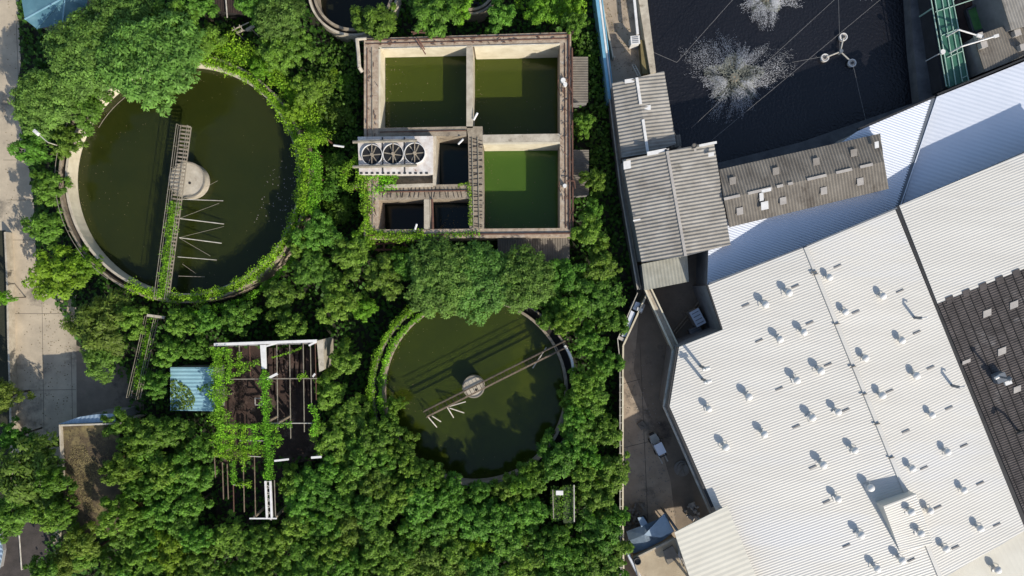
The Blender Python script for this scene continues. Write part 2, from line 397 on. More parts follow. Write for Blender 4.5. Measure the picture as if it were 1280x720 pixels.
# ================================================================== round tanks
def round_tank(name, label, c, r, zr, zw, wat, ch=.55, wallm='cream_wall', outm='weathered_concrete', rails=True):
    t = thing(name, label, 'tank', (c[0], c[1], 0), None)
    obj('inner_wall', ring(BM(), c, r, r + .32, 0, zr), wallm, t)
    obj('channel', ring(BM(), c, r + .32, r + .32 + ch, 0, zr - .75), 'dark_channel', t)
    obj('outer_wall', ring(BM(), c, r + .32 + ch, r + .57 + ch, 0, zr), outm, t)
    b = BM(); ring(b, c, r + .02, r + .3, zr + .01, zr + .05)
    obj('coping', b, 'pale_concrete' if wallm == 'cream_wall' else 'weathered_concrete', t)
    b = BM(); ring(b, c, r + .36 + ch, r + .41 + ch, zr + .9, zr + .95, 120, 235)
    if rails:
        for k in range(13):
            a = math.radians(120 + k * 9.5); p = (c[0] + (r + .4 + ch) * math.cos(a), c[1] + (r + .4 + ch) * math.sin(a))
            beam(b, (*p, zr), (*p, zr + .9), .05, .05)
        obj('rail', b, 'thin_rail', t)
    else: b.free()
    w = obj('water', disc(BM(), c, r + .01, 0, zw, 96), wat, None); w['kind'] = 'structure'
    return t
cA = (-39.2, 13.07); rA = 13.75
tankA = round_tank('round_settling_tank', 'largest round concrete tank with dark olive water and creeper on its eastern rim', cA, rA, 4.2, 2.2, 'water_olive')
cB = (-4.48, -12.39); rB = 10.87
tankB = round_tank('round_settling_tank', 'mid sized round tank of bright green water below the square basins', cB, rB, 4.2, 2.2, 'water_green', ch=.8, wallm='weathered_concrete', rails=False)
cT = P(441, -12, 3.0)
tankC = round_tank('round_tank', 'empty dark round tank with pale double rim at the top edge', (cT.x, cT.y), 4.55, 3.0, .4, 'water_dark', ch=.35, wallm='weathered_concrete', outm='pale_concrete', rails=False)
cD = P(589, -16, 3.0)
tankD = round_tank('round_tank', 'small round tank whose rim just enters the top edge above the basins', (cD.x, cD.y), 2.5, 3.0, .4, 'water_dark', ch=.2, wallm='weathered_concrete', outm='weathered_concrete', rails=False)
def cpt(c, r, deg, z): return Vector((c[0] + r * math.cos(math.radians(deg)), c[1] + r * math.sin(math.radians(deg)), z))
band('creeper_vines', 'bright green creeper over the eastern rim of the largest round tank', [cpt(cA, rA + .5, a, 4.4) for a in range(-118, 95, 5)], 1.4, 34, .26)
band('creeper_vines', 'thin creeper line on the outer lip below the largest round tank', [cpt(cA, rA + 2.3, a, 3.7) for a in range(-95, 90, 5)], .8, 28, .3)
band('creeper_vines', 'bright grass like creeper bank north east of the largest round tank', [cpt(cA, rA + 2.7, a, 3.9) for a in range(15, 84, 6)], 3.2, 26, .3)
band('creeper_vines', 'twin bands of bright creeper on the western rim of the bright green round tank', [cpt(cB, rB + .3, a, 4.3) for a in range(122, 215, 4)], .8, 40, .27)
band('creeper_vines', 'outer band of creeper on the western rim of the bright green round tank', [cpt(cB, rB + 1.5, a, 4.3) for a in range(118, 222, 4)], .9, 40, .27)
def flotsam(label, c, r0, r1, a0, a1, n, z, m, leaf=.16):
    V, F = [], []
    for k in range(n):
        a = math.radians(random.triangular(a0, a1)); r = random.uniform(r0, r1) if random.random() < .5 else r1 - abs(random.gauss(0, .5)); add_leaf(V, F, Vector((c[0] + r * math.cos(a), c[1] + r * math.sin(a), z + .015)), (Vector((0, 0, 1)) + rdir() * .1).normalized(), leaf * random.uniform(.4, 1.3), .7)
    meta(leafobj('floating_leaves', V, F, m, None, (c[0], c[1], z)), label, 'floating leaves', None, 'stuff')
flotsam('pale specks of debris floating in the shaded east of the largest tank', cA, 9, 13.6, -40, 20, 160, 2.2, 'patch_brown')
flotsam('scattered leaves along the edge of the largest tank', cA, 8, 13.6, 0, 360, 220, 2.2, 'moss', .1)
flotsam('scattered leaves along the edge of the bright green round tank', cB, 6, 10.8, 0, 360, 160, 2.2, 'moss', .1)
# centre columns
def column(c, r, zr, label):
    t = thing('centre_column', label, 'column', (c[0], c[1], 0))
    obj('drum', disc(BM(), c, r, 0, zr, 40), 'pale_concrete', t)
    b = BM(); ring(b, c, r - .12, r + .04, zr + .003, zr + .1, n=40); obj('lip', b, 'thin_rail', t)
    obj('hole', disc(BM(), (c[0] + .3, c[1] - .35), .17, zr, zr + .02, 16), 'dark_channel', t)
    return t
pa = P(234, 225, 3.6); column((pa.x, pa.y), 2.15, 3.6, 'pale round concrete column in the middle of the largest tank')
b = BM(); 
pb = P(592, 483.5, 3.6); column((pb.x, pb.y), 1.3, 3.6, 'small pale round column in the middle of the bright green tank')
def bridge(name, label, a, b, z, w, deckm, railm, mesh=True, posts=1.2):
    A, B = P(*a, z), P(*b, z); mid = (A + B) / 2
    t = thing(name, label, 'footbridge', (mid.x, mid.y, z)); d = (B - A).normalized(); s = d.cross(Vector((0, 0, 1))).normalized(); L = (B - A).length
    bb = BM(); n = int(L / .45)
    for k in range(n + 1):
        p = A + d * (L * k / n); beam(bb, p - s * w / 2, p + s * w / 2, .2 if mesh else .06, .05)
    obj('deck', bb, deckm, t)
    for sg in (-1, 1):
        bb = BM(); beam(bb, A + s * w / 2 * sg - Vector((0, 0, .1)), B + s * w / 2 * sg - Vector((0, 0, .1)), .09, .13); obj('girder', bb, railm, t)
        bb = BM(); up = Vector((0, 0, 1.0))
        beam(bb, A + s * w / 2 * sg + up, B + s * w / 2 * sg + up, .05, .05)
        beam(bb, A + s * w / 2 * sg + up * .5, B + s * w / 2 * sg + up * .5, .04, .04)
        m = int(L / posts)
        for k in range(m + 1):
            p = A + d * (L * k / m) + s * w / 2 * sg; beam(bb, p, p + up, .04, .04)
        obj('rail', bb, railm, t)
    return t, A, B, d, s
t, A, B_, d, s = bridge('footbridge', 'rusty railed footbridge over the largest tank, its lower half overgrown', (232, 158), (204, 373), 4.6, 1.25, 'weathered_concrete', 'thin_rail', posts=2.4)
band('creeper_vines', 'x', [A.lerp(B_, .42 + k * .0966) + Vector((0, 0, .3)) for k in range(7)], 1.25, 42, .26, parent=t, name2=None) if False else None
g = band('vines', None, [A.lerp(B_, .44 + k * .093) + Vector((0, 0, .25)) + s * .1 for k in range(7)], 1.15, 40, .27, m='leaf_vine', parent=t)
# rake arms under the bridge of tank A
t = thing('scraper_rake', 'thin white rake arms reaching right from the overgrown footbridge', 'scraper', P(228, 290, 2.6))
for (x0, y0, x1, y1, r) in ((228, 249, 279, 251, .05), (224, 273, 280, 280, .07), (224, 297, 277, 304, .07), (222, 321, 271, 325, .05), (223, 345, 256, 346, .04), (228, 249, 272, 226, .025), (224, 273, 274, 254, .025), (224, 297, 280, 283, .025), (225, 298, 263, 320, .03), (228, 330, 245, 342, .025)):
    o = obj('arm', tube(BM(), P(x0, y0, 3.9), P(x1, y1, 2.7), r * .8), 'pale_rail' if r > .045 else 'thin_rail', t)
t, A, B_, d, s = bridge('footbridge', 'thin steel footbridge slanting across the bright green tank', (532, 517), (708, 429), 4.3, .75, 'dark_rust', 'rust_rail', mesh=False, posts=3)
t = thing('scraper_rake', 'three short white rake arms beside the slanting footbridge', 'scraper', P(560, 510, 3))
for (x0, y0, x1, y1) in ((558, 509, 582, 502), (559, 509, 567, 522), (562, 510, 580, 516), (535, 521, 546, 534), (540, 520, 551, 527), (683, 434, 666, 460)):
    obj('arm', tube(BM(), P(x0, y0, 3.8), P(x1, y1, 2.6), .07), 'pale_rail', t)
obj('pipe', tube(BM(), P(708, 432, 4.6), P(716, 462, 4.6), .1), 'white_paint', t) if False else None
b = BM(); path(b, [P(706, 432, 4.8), P(711, 440, 4.8), P(715, 450, 4.8), P(717, 463, 4.8)], .16)
meta(obj('curved_pipe', b, 'white_paint', None, P(711, 440, 4.8)), 'white curved pipe at the eastern end of the slanting footbridge', 'pipe')
b = BM(); ring(b, cA, 12.9, 12.93, 2.22, 2.3, 128, 150)
meta(obj('floating_hose', b, 'thin_rail', None, cpt(cA, 12.9, 140, 2.2)), 'thin pale hose floating near the western wall of the largest tank', 'hose')
# walkway from tank A down to the south
t, A, B_, d, s = bridge('walkway', 'narrow railed walkway running south west from the largest tank', (192, 396), (169, 497), 3.6, 1.1, 'dark_rust', 'thin_rail', mesh=False, posts=3.5)
band('vines', None, [A.lerp(B_, k * .15) + Vector((0, 0, .2)) for k in range(7)], 1.0, 26, .3, parent=t)
obj('crossbar', beam(BM(), P(184, 394, 4.9), P(206, 397, 4.9), .3, .2), 'pale_concrete', t)
# ================================================================== square basins
ZR = 5.5
blk = thing('basin_block', 'large rectangular concrete block of six open water basins with rusty rims', 'water basins', P(585, 170, 0))
def wl(name, pxs, z1=ZR, z0=0, m='weathered_concrete'): return obj(name, pprism(pxs, z1, z0), m, blk)
wl('outer_wall', [(455, 48), (714, 40), (714, 53.5), (455, 59)], m='old_wall_top')
wl('outer_wall', [(455, 287), (714, 285), (716, 296), (455, 299)], m='old_wall_top')
wl('outer_wall', [(455, 59), (473, 58.6), (473, 286.9), (455, 287)], m='old_wall_top')
wl('outer_wall', [(700, 53.8), (714, 53.5), (714, 285), (700, 285.1)], m='old_wall_top')
# lighter inner lining strips, slightly proud of the walls
def lining(pxs, zw, z1=ZR + .01): return obj('lining', pprism(pxs, z1, zw), 'cream_wall', blk)
lining([(473, 58.6), (583, 56.3), (583, 58.8), (475.5, 61)], 0); lining([(591, 56.1), (700, 53.8), (700, 56.2), (593, 58.6)], 0)
lining([(473.2, 61.2), (475.4, 61), (475.4, 160), (473.2, 160)], 0)
wl('partition', [(583, 58.9), (591, 58.7), (591, 160), (583, 160)], m='pale_concrete')
wl('partition', [(473, 160), (583, 158), (583, 170), (541, 170), (473, 171)], ZR - .002)
wl('partition', [(583, 158), (603, 158), (605, 285.9), (587, 286), (585, 170)], ZR)
wl('partition', [(603, 168.5), (700, 167), (700, 177), (603.2, 178)], m='pale_concrete')
lining([(603.4, 178.2), (700, 177.2), (700, 179.6), (604, 180.6)], 0)
wl('partition', [(541, 170), (545, 170), (545, 232), (541, 232)], ZR, m='pale_concrete')
wl('partition', [(473, 232), (587, 230), (587, 248), (473, 250)], ZR - .001)
wl('partition', [(530, 249.2), (537, 249), (537, 287), (530, 287)], ZR, m='pale_concrete')
wl('partition', [(473, 218), (541, 218), (541, 231.9), (473, 231.9)], ZR - 1.2, m='weathered_concrete')
wl('ledge', [(480, 231), (541, 229), (541, 233.5), (480, 235)], ZR + .15, ZR - .1, m='pale_concrete')
for nm, pxs, z, m in (('water', (470, 50, 588, 165), 2.3, 'water_cell'), ('water', (588, 50, 704, 172), .9, 'water_cell'), ('water', (600, 172, 704, 290), 1.4, 'water_bright'),
                      ('water', (541, 165, 600, 236), 1.2, 'water_teal'), ('water', (537, 244, 600, 290), 1.2, 'water_teal'), ('water', (466, 244, 533, 290), 1.0, 'water_dark')):
    a = P(pxs[0], pxs[1], ZR); b2 = P(pxs[2], pxs[3], ZR)
    bb = prism(BM(), [Vector((a.x, a.y, z)), Vector((b2.x, a.y, z)), Vector((b2.x, b2.y, z)), Vector((a.x, b2.y, z))], -.5); structure(nm, bb, m)
for (pts, r, m) in (([(457, 50.5), (712, 43)], .07, 'rust'), ([(457, 55), (712, 48)], .05, 'rust'), ([(459, 60), (459, 285)], .05, 'rust'), ([(465, 60), (466, 285)], .06, 'thin_rail'),
                 ([(711, 44), (712, 287)], .1, 'rust'), ([(706, 54), (707, 285)], .05, 'rust'), ([(715, 60), (716, 284)], .1, 'rust'), ([(457, 294), (713, 291.5)], .1, 'rust'),
                 ([(475, 165), (583, 163)], .06, 'rust'), ([(475, 240), (586, 238)], .08, 'rust'), ([(540, 249), (541, 286)], .14, 'rust'), ([(590, 172), (592, 285)], .06, 'thin_rail'), ([(597, 172), (599, 285)], .06, 'thin_rail'),
                 ([(478, 60.5), (700, 54.5)], .05, 'pale_rail')):
    bb = BM(); zz = ZR + r + .02
    path(bb, [P(x, y, zz) for x, y in pts], r); obj('pipe', bb, m, blk)
bb = BM()
for k in range(60):  # broken grating and rail stubs on the wall tops
    x = random.uniform(457, 712); y = 49.5 - (x - 457) * .03 + random.uniform(-1, 9); beam(bb, P(x, y, ZR + .12), P(x + random.uniform(-6, 6), y + random.uniform(-2, 2), ZR + .18), .07, .06)
for k in range(40):
    x = random.uniform(458, 471); y = random.uniform(60, 284); beam(bb, P(x, y, ZR + .12), P(x + random.uniform(-2, 2), y + random.uniform(-7, 7), ZR + .15), .06, .06)
for k in range(60):
    x = random.uniform(702, 715); y = random.uniform(55, 284); beam(bb, P(x, y, ZR + .15), P(x + random.uniform(-3, 3), y + random.uniform(-7, 7), ZR + .3), .06, .06)
obj('bent_rails', bb, 'rust', blk)['kind'] = 'stuff'
bb = BM()
for k in range(26):
    y = 172 + k * 4.4; beam(bb, P(587, y, ZR + .06), P(603, y + random.uniform(-5, 5), ZR + .06), .05, .04)
for k in range(20):
    x = 480 + k * 5; beam(bb, P(x, 234, ZR + .06), P(x + random.uniform(-4, 4), 247, ZR + .06), .05, .04)
obj('grating', bb, 'dark_rust', blk)['kind'] = 'stuff'
bb = BM()
for (a, c) in (((520, 48, 1), (532, 68, .3)), ((524, 50, .6), (531, 62, .2)), ((514, 40, .5), (532, 41, .6)), ((516, 43, .4), (528, 38, .5))): beam(bb, P(a[0], a[1], ZR + a[2]), P(c[0], c[1], ZR + c[2] - .2), .14, .1)
meta(obj('scrap_bars', bb, 'rust', None, P(524, 45, ZR)), 'tangled rusty bars lying over the northern basin wall', 'scrap metal')
t = thing('valve', 'white valve gadget on the rusty pipes of the eastern basin wall, beside the upper basin', 'valve', P(705, 102, ZR), 'valves on the eastern basin wall')
obj('body', disc(BM(), P(704, 100, ZR + .7), .28, ZR, ZR + .7, 16), 'white_paint', t); obj('body', disc(BM(), P(706.5, 105, ZR + .6), .24, ZR, ZR + .6, 16), 'white_paint', t)
bb = BM(); path(bb, [P(698, 98, ZR + .4), P(697, 108, ZR - .4), P(700, 119, ZR + .3)], .05); path(bb, [P(708, 98, ZR + .6), P(716, 118, ZR + .5)], .07); obj('hose', bb, 'rust', t)
t = thing('valve', 'small white valve on the eastern basin wall, beside the lower green basin', 'valve', P(706, 232, ZR), 'valves on the eastern basin wall')
obj('body', disc(BM(), P(706, 232, ZR + .6), .22, ZR, ZR + .6, 16), 'white_paint', t)
bb = BM(); path(bb, [P(700, 226, ZR + .4), P(698, 234, ZR - .2), P(701, 240, ZR + .2)], .05); path(bb, [P(708, 226, ZR + .6), P(718, 226, ZR + .5), P(719, 236, ZR + .4)], .07); obj('hose', bb, 'rust', t)
bb = BM(); path(bb, [P(446, 48.5, ZR + .2), P(448, 68, ZR + .2), P(449, 84, ZR + .2), P(453, 90, ZR - .1)], .22); tube(bb, P(446, 49, ZR + .2), P(458, 48, ZR + .2), .18)
meta(obj('white_pipe', bb, 'pale_concrete', None, P(448, 68, ZR)), 'pale bracket shaped pipe hanging off the north west corner of the basins', 'pipe')
for (a, c, lb) in (((592, 150), (597, 141), 'short white pipe leaning on the wall between the two upper basins'), ((573, 180), (579, 174), 'short white pipe over the small teal basin corner'), ((518, 289), (521, 280), 'thin pale stick leaning in the dark lower basin')):
    meta(obj('pipe', tube(BM(), P(*a, ZR + .1), P(*c, ZR + .5), .12), 'white_paint', None, P(*a, ZR)), lb, 'pipe')
# cooling unit
ct = thing('cooling_unit', 'white rusty cooling unit with three round fans beside the basins', 'cooling unit', P(493, 194, 4.3))
obj('casing', pprism([(447, 171), (541, 170), (541, 217), (449, 218)], 6.3, 4.3), 'white_rusty', ct)
for (x, y) in ((465, 193.5), (491.5, 192.5), (518.5, 191.5)):
    c = P(x, y, 6.5); f = thing('fan', None, None, c); 
    f2 = obj('fan', disc(BM(), c, 1.16, 6.31, 6.36, 40), 'wet_black', ct); bpy.data.objects.remove(f)
    obj('ring', ring(BM(), c, 1.16, 1.22, 6.3, 6.6, n=48), 'white_paint', f2)
    bb = BM(); a0 = random.uniform(0, 1)
    for k in range(6):
        a = a0 + k * math.pi / 3; p0 = c + Vector((math.cos(a) * .15, math.sin(a) * .15, -.12)); p1 = c + Vector((math.cos(a) * 1.08, math.sin(a) * 1.08, -.12))
        beam(bb, p0, p1, .12, .04)
    obj('blades', bb, 'thin_rail', f2)
    obj('hub', disc(BM(), c, .2, 6.36, 6.72, 16), 'weathered_concrete', f2)
    bb = BM(); beam(bb, c + Vector((0, 1.28, .1)), c + Vector((0, -1.28, .1)), .1, .08); obj('motor_bar', bb, 'weathered_concrete', f2)
for yy in (176.5, 207.5):
    bb = BM(); tube(bb, P(441, yy + 1, 6.75), P(521, yy - 1, 6.75), .17)
    for x in (478, 505): tube(bb, P(x, yy, 6.75), P(x, yy, 6.3), .1)
    obj('header_pipe', bb, 'thin_rail', ct)
for x in (478, 505.5):
    obj('seam', beam(BM(), P(x, 171.5, 6.33), P(x + .6, 216, 6.33), .14, .08), 'dark_metal', ct)
bb = BM()
for k in range(13):
    beam(bb, P(450 + k * 6.8, 216.5, 6.32), P(453.3 + k * 6.8, 216.3, 6.32), .22, .05)
obj('louvre_slots', bb, 'dark_metal', ct)
bb = BM(); path(bb, [P(440, 232, 5), P(448, 232.5, 5.1), P(453, 230, 5.1), P(454, 224, 5)], .22, 8)
meta(obj('elbow_pipe', bb, 'thin_rail', None, P(448, 232, 5)), 'grey elbow pipe poking out of creeper below the cooling unit', 'pipe')
V, F = [], []
for (x0, y0, x1, y1, z, n) in ((476, 62, 583, 158, 2.3, 130), (592, 62, 700, 166, .9, 90), (606, 182, 700, 284, 1.4, 80), (546, 250, 586, 284, 1.2, 60)):
    for k in range(n):
        x = random.uniform(x0, x1) if random.random() < .4 else x0 + abs(random.gauss(0, 8)); y = random.uniform(y0, y1) if random.random() < .5 else y1 - abs(random.gauss(0, 8)); w = P(x, y, ZR); add_leaf(V, F, Vector((w.x, w.y, z + .015)), (Vector((0, 0, 1)) + rdir() * .1).normalized(), random.uniform(.06, .18), .7)
meta(leafobj('floating_leaves', V, F, 'moss', None, P(585, 170, 0)), 'small leaves floating in the square basins', 'floating leaves', None, 'stuff')
# small lean-to roofs round the basins
def flat_roof(name, label, pxs, z, m, udir, pitch=.3, amp=.05, zb=None, wm='wall_grey', cat='shed', tilt=None):
    pts = [P(x, y, z) for x, y in pxs] if tilt is None else [tilt(x, y) for x, y in pxs]
    c = sum(pts, Vector()) / len(pts); t = thing(name, label, cat, (c.x, c.y, 0))
    obj('roof', corr(BM(), pts, udir, pitch, amp), m, t)
    obj('wall', walls(BM(), pts, 0 if zb is None else zb), wm, t)
    return t
flat_roof('shed', 'grey corrugated lean-to roof east of the upper basins', [(713, 71), (735, 71), (735, 128), (715, 128)], 3.4, 'brown_roof', (0, 1))
flat_roof('shed', 'grey corrugated lean-to roof east of the lower green basin', [(715, 187.5), (736, 187.5), (736, 244), (717, 245)], 3.4, 'brown_roof', (0, 1))
flat_roof('shed', 'brown grey corrugated lean-to along the southern basin wall', [(622, 298), (712, 295), (712, 331), (622, 331)], 3.6, 'brown_roof', (1, 0))
bb = BM()
for (a, c) in (((468, 312), (510, 312)), ((470, 305), (505, 303)), ((468, 312), (470, 305)), ((510, 312), (505, 303)), ((480, 312), (480, 304)), ((492, 312), (492, 304))): beam(bb, P(*a, 3.5), P(*c, 3.5), .2, .1)
for a in ((468, 312), (510, 312)): beam(bb, P(*a, 3.5), (*P(*a, 3.5)[:2], 0), .12, .12)
meta(obj('landing_frame', bb, 'rust', None, P(490, 308, 3.5)), 'small rusty landing frame under creeper below the basins', 'frame')
band('creeper_vines', 'bright creeper hanging over the south west basin wall', [P(x, y, ZR + .15) for x, y in ((448, 206), (452, 230), (458, 250), (458, 290), (470, 294), (500, 296), (530, 293))], 1.3, 34, .28)
band('creeper_vines', 'creeper spreading below the cooling unit across the sunken ledge', [P(x, y, ZR - .1) for x, y in ((450, 222), (475, 222), (495, 230), (470, 240), (450, 246))], 1.5, 30, .28)
band('creeper_vines', 'thin creeper along the southern basin wall top', [P(x, y, ZR + .15) for x, y in ((500, 297), (560, 294), (600, 292))], .7, 22, .26)
band('creeper_vines', 'creeper over the rusty landing frame below the basins', [P(x, y, 3.7) for x, y in ((490, 311), (515, 312))], .6, 30, .25)
band('creeper_vines', 'creeper tuft on the wall corner of the small teal basin', [P(x, y, ZR + .15) for x, y in ((572, 232), (586, 229), (588, 250), (588, 282))], .5, 24, .25)
# vine covered pipe rack between tank A and basins
t = thing('pipe_rack', 'pipe rack smothered in bright creeper between the largest tank and basins', 'pipe rack', P(395, 200, 0))
pr = [(410, 175), (372, 175), (381, 195), (384, 220), (378, 245), (384, 270)]; pr2 = [(393, 190), (395, 220), (391, 250), (388, 268)]
bb = BM(); path(bb, [P(x, y, 5.2) for x, y in pr], .15); path(bb, [P(x, y, 5.2) for x, y in pr2], .15)
for x, y in pr + pr2: beam(bb, P(x, y, 5.2), (*P(x, y, 5.2)[:2], 0), .15, .15)
obj('pipework', bb, 'rust', t)
band('vines', None, [P(x, y, 5.5) for x, y in pr], 1.35, 44, .28, parent=t); band('vines', None, [P(x, y, 5.5) for x, y in pr2], 1.35, 44, .28, parent=t)
t = thing('pipe_rack', 'small hooked creeper clad pipe left of the cooling unit', 'pipe rack', P(430, 215, 0))
pr = [(452, 196), (438, 205), (428, 218), (430, 232), (442, 236)]; bb = BM(); path(bb, [P(x, y, 5.2) for x, y in pr], .15)
for x, y in pr: beam(bb, P(x, y, 5.2), (*P(x, y, 5.2)[:2], 0), .12, .12)
obj('pipework', bb, 'rust', t); band('vines', None, [P(x, y, 5.5) for x, y in pr], 1.2, 44, .28, parent=t)
meta(obj('pipe', tube(BM(), P(417, 181.5, 4.8), P(430, 183.5, 4.8), .12), 'white_paint', None, P(417, 182, 4.8)), 'short white pipe lying on the creeper left of the cooling unit', 'pipe')
# box hedge-like overgrown shed at (420,100)
# ================================================================== ruined frame building
zf = 6.0
rb = thing('ruined_building', 'roofless ruined building with white top beam, rusty purlins and creeper', 'ruin', P(335, 520, 0))
obj('floor', pprism([(285, 432), (403, 430), (400, 575), (275, 590)], .35, 0), 'rust_floor', rb)
obj('floor', pprism([(270, 575), (360, 570), (360, 655), (270, 655)], .33, 0), 'dark_rust', rb)
obj('top_beam', beam(BM(), P(268, 430.5, zf), P(396, 426, zf), .32, .3), 'white_paint', rb)
obj('end_wall', pprism([(396, 426), (404, 424), (405, 462), (399, 465)], zf - .1, 1.2), 'pale_concrete', rb)
obj('roof_strip', pprism([(325, 431), (332, 431), (333, 461), (327, 461)], zf + .1, zf - .1), 'white_paint', rb)
obj('back_wall', pprism([(268, 431.5), (402, 427.5), (402, 429.5), (268, 433.5)], zf - .4, 0), 'wall_grey', rb)
for (x, y0, y1, m) in ((346, 431, 540, 'thin_rail'), (362, 430, 548, 'thin_rail'), (379, 429, 540, 'thin_rail'), (388, 429, 510, 'thin_rail'), (394, 429, 500, 'rust'), (312, 432, 470, 'rust'), (299, 432, 460, 'thin_rail'),
                       (268, 570, 597, 'rust_rail'), (278, 578, 624, 'rust_rail'), (284, 580, 624, 'rust_rail'), (291, 575, 640, 'rust'), (304, 570, 640, 'rust_rail'), (318, 570, 647, 'rust_rail'), (343, 600, 648, 'thin_rail')):
    obj('purlin', beam(BM(), P(x, y0, zf - .1), P(x + 1.5, y1, zf - .1), .065, .16), m, rb)
for (x0, y0, x1, y1, m, w) in ((288, 474, 396, 473, 'thin_rail', .1), (330, 529, 390, 529, 'pale_rail', .1), (300, 551, 330, 551, 'pale_rail', .08), (310, 570, 326, 571, 'pale_rail', .08), (343, 576, 361, 574, 'white_paint', .22),
                           (389, 572, 402, 571, 'white_paint', .25), (312, 648, 346, 648, 'white_paint', .15), (333, 474, 347, 467, 'white_paint', .28), (332, 433, 346, 429, 'white_paint', .2), (386, 432, 396, 427, 'white_paint', .2), (391, 471, 394, 467, 'white_paint', .2), (292, 606, 305, 607, 'pale_rail', .08)):
    obj('tie_beam', beam(BM(), P(x0, y0, zf + .02), P(x1, y1, zf + .02), w, .12), m, rb)
for x, y in ((332, 601), (338, 601)):
    obj('truss', beam(BM(), P(x, y, zf), P(x + 2, 648, zf), .22, .25), 'white_paint', rb)
bb = BM()
for k in range(12): beam(bb, P(333, 602 + k * 4, zf), P(339.5, 604 + k * 4 + (2 if k % 2 else -2), zf), .08, .1)
obj('lacing', bb, 'pale_rail', rb)
for x, y in ((268, 432), (327, 431), (396, 429), (270, 570), (345, 646), (396, 570), (318, 646), (268, 500), (329, 530), (347, 529)):
    obj('column', beam(BM(), P(x, y, zf - .2), (*P(x, y, zf - .2)[:2], 0), .25, .25), 'weathered_concrete', rb)
obj('window_frame', ring(BM(), P(323, 502, 2.0), .5, .65, 1.9, 2.0, 45, 405, 4), 'patch', rb)
bb = BM()
for k in range(70):
    x = random.uniform(290, 395); y = random.uniform(440, 530); a = P(x, y, random.uniform(.4, 1.6)); v = Vector((random.uniform(-1, 1), random.uniform(-1, 1), random.uniform(-.2, .3))) * random.uniform(.4, 1.4)
    beam(bb, a, a + v, random.uniform(.05, .2), .05)
obj('debris', bb, 'rust_floor', rb)['kind'] = 'stuff'
bb = BM()
for k in range(9):
    x = 336 + k * 6.6; prism(bb, [P(x, 435, .9), P(x + 4, 435, .9), P(x + 4 + random.uniform(-1, 1), random.uniform(460, 520), .8), P(x, 470, .8)], .5)
obj('fallen_sheets', bb, 'rust_floor', rb)
for pts, w, dn in (([(272, 434), (273, 480), (275, 530), (278, 565)], 1.5, 40), ([(286, 436), (287, 475), (286, 480)], .7, 32), ([(299, 440), (298, 470)], .5, 26), ([(288, 456), (312, 456), (325, 452)], .6, 26), ([(330, 462), (332, 500), (333, 535), (336, 570), (336, 599)], .95, 42),
                   ([(278, 532), (330, 533), (365, 530)], .6, 28), ([(305, 530), (304, 565), (310, 575)], .8, 28), ([(318, 530), (319, 565)], .8, 22), ([(278, 545), (330, 547)], .5, 24), ([(280, 558), (328, 559)], .5, 24), ([(304, 570), (305, 590)], .4, 20), ([(330, 540), (346, 536), (348, 560)], .5, 22), ([(388, 505), (396, 520), (392, 545)], .8, 20), ([(290, 530), (291, 565)], 1.0, 26), ([(268, 567), (290, 570), (303, 565), (330, 563)], 1.0, 30), ([(293, 575), (292, 605)], .6, 32),
                   ([(336, 553), (352, 545)], .9, 26), ([(340, 447), (365, 440), (378, 434)], .25, 26), ([(372, 472), (384, 468)], .6, 24), ([(295, 606), (315, 605)], .6, 22), ([(290, 470), (312, 460)], .4, 24)):
    band('vines', None, [P(x, y, zf + .15) for x, y in pts], w * 1.15, dn * 1.25, .24, parent=rb)
# blue sheet roof
t = flat_roof('blue_shed', 'light blue corrugated shed roof with a patch of creeper, beside the ruin', [(213, 459), (266, 459), (268, 514), (213, 513)], 3.8, 'blue_sheet', (0, 1), .45, .05)
patch('vines', None, [(213, 474), (222, 476), (235, 484), (243, 494), (244, 504), (240, 512), (214, 513)], 3.9, 40, .26, 'leaf_olive', .08, parent=t)
patch('vines', None, [(268, 465), (258, 480), (246, 486), (262, 500), (268, 512)], 3.9, 26, .26, 'leaf_vine', .08, parent=t)
# ================================================================== left: teal roof, mossy roof, lamps, road wall
t = thing('teal_roofed_hall', 'teal hipped roof in the top left corner by the road', 'building', P(62, -12, 0))
pts = [(22, -30), (31, 24), (46, 36), (78, 30), (108, 8), (115, -30), (90, -60), (40, -60)]; apex = P(82, -4, 5.6)
for i in range(len(pts)):
    a, b2 = P(*pts[i], 4.2), P(*pts[(i + 1) % len(pts)], 4.2); bb = BM(); bb.faces.new([bb.verts.new(v) for v in (a, b2, apex)]); obj('roof_panel', bb, 'teal_roof', t)
    bb = BM(); beam(bb, a, apex, .16, .12); obj('hip', bb, 'blue_sheet' if i % 2 else 'teal_roof', t)
obj('wall', walls(BM(), [P(x, y, 4.2) for x, y in pts], 0, .4, .1), 'wall_grey', t)
t = thing('mossy_building', 'flat brown roof with yellow moss and a pale parapet, bottom left', 'building', P(110, 600, 0))
zb = 6.3
obj('roof', pprism([(75, 533), (150, 530), (150, 668), (82, 672)], zb - .5, 0), 'mossy', t)
obj('parapet', pprism([(73.5, 531), (75.2, 531), (78, 598), (76.4, 598)], zb, 0), 'pale_concrete', t)
obj('parapet', pprism([(76, 531), (150, 528.5), (150, 530.5), (76, 533)], zb, 0), 'pale_concrete', t)
patch('moss', None, [(86, 567), (90, 558), (104, 556), (112, 570), (124, 580), (127, 594), (117, 600), (114, 622), (120, 640), (110, 640), (100, 622), (97, 600), (90, 592), (84, 580)], 5.82, 110, .16, 'moss', .01, parent=t)
patch('moss', None, [(80, 540), (120, 540), (140, 560), (130, 610), (124, 650), (96, 650), (90, 600), (80, 590)], 5.82, 14, .12, 'moss', .01, parent=t)
bb = BM()
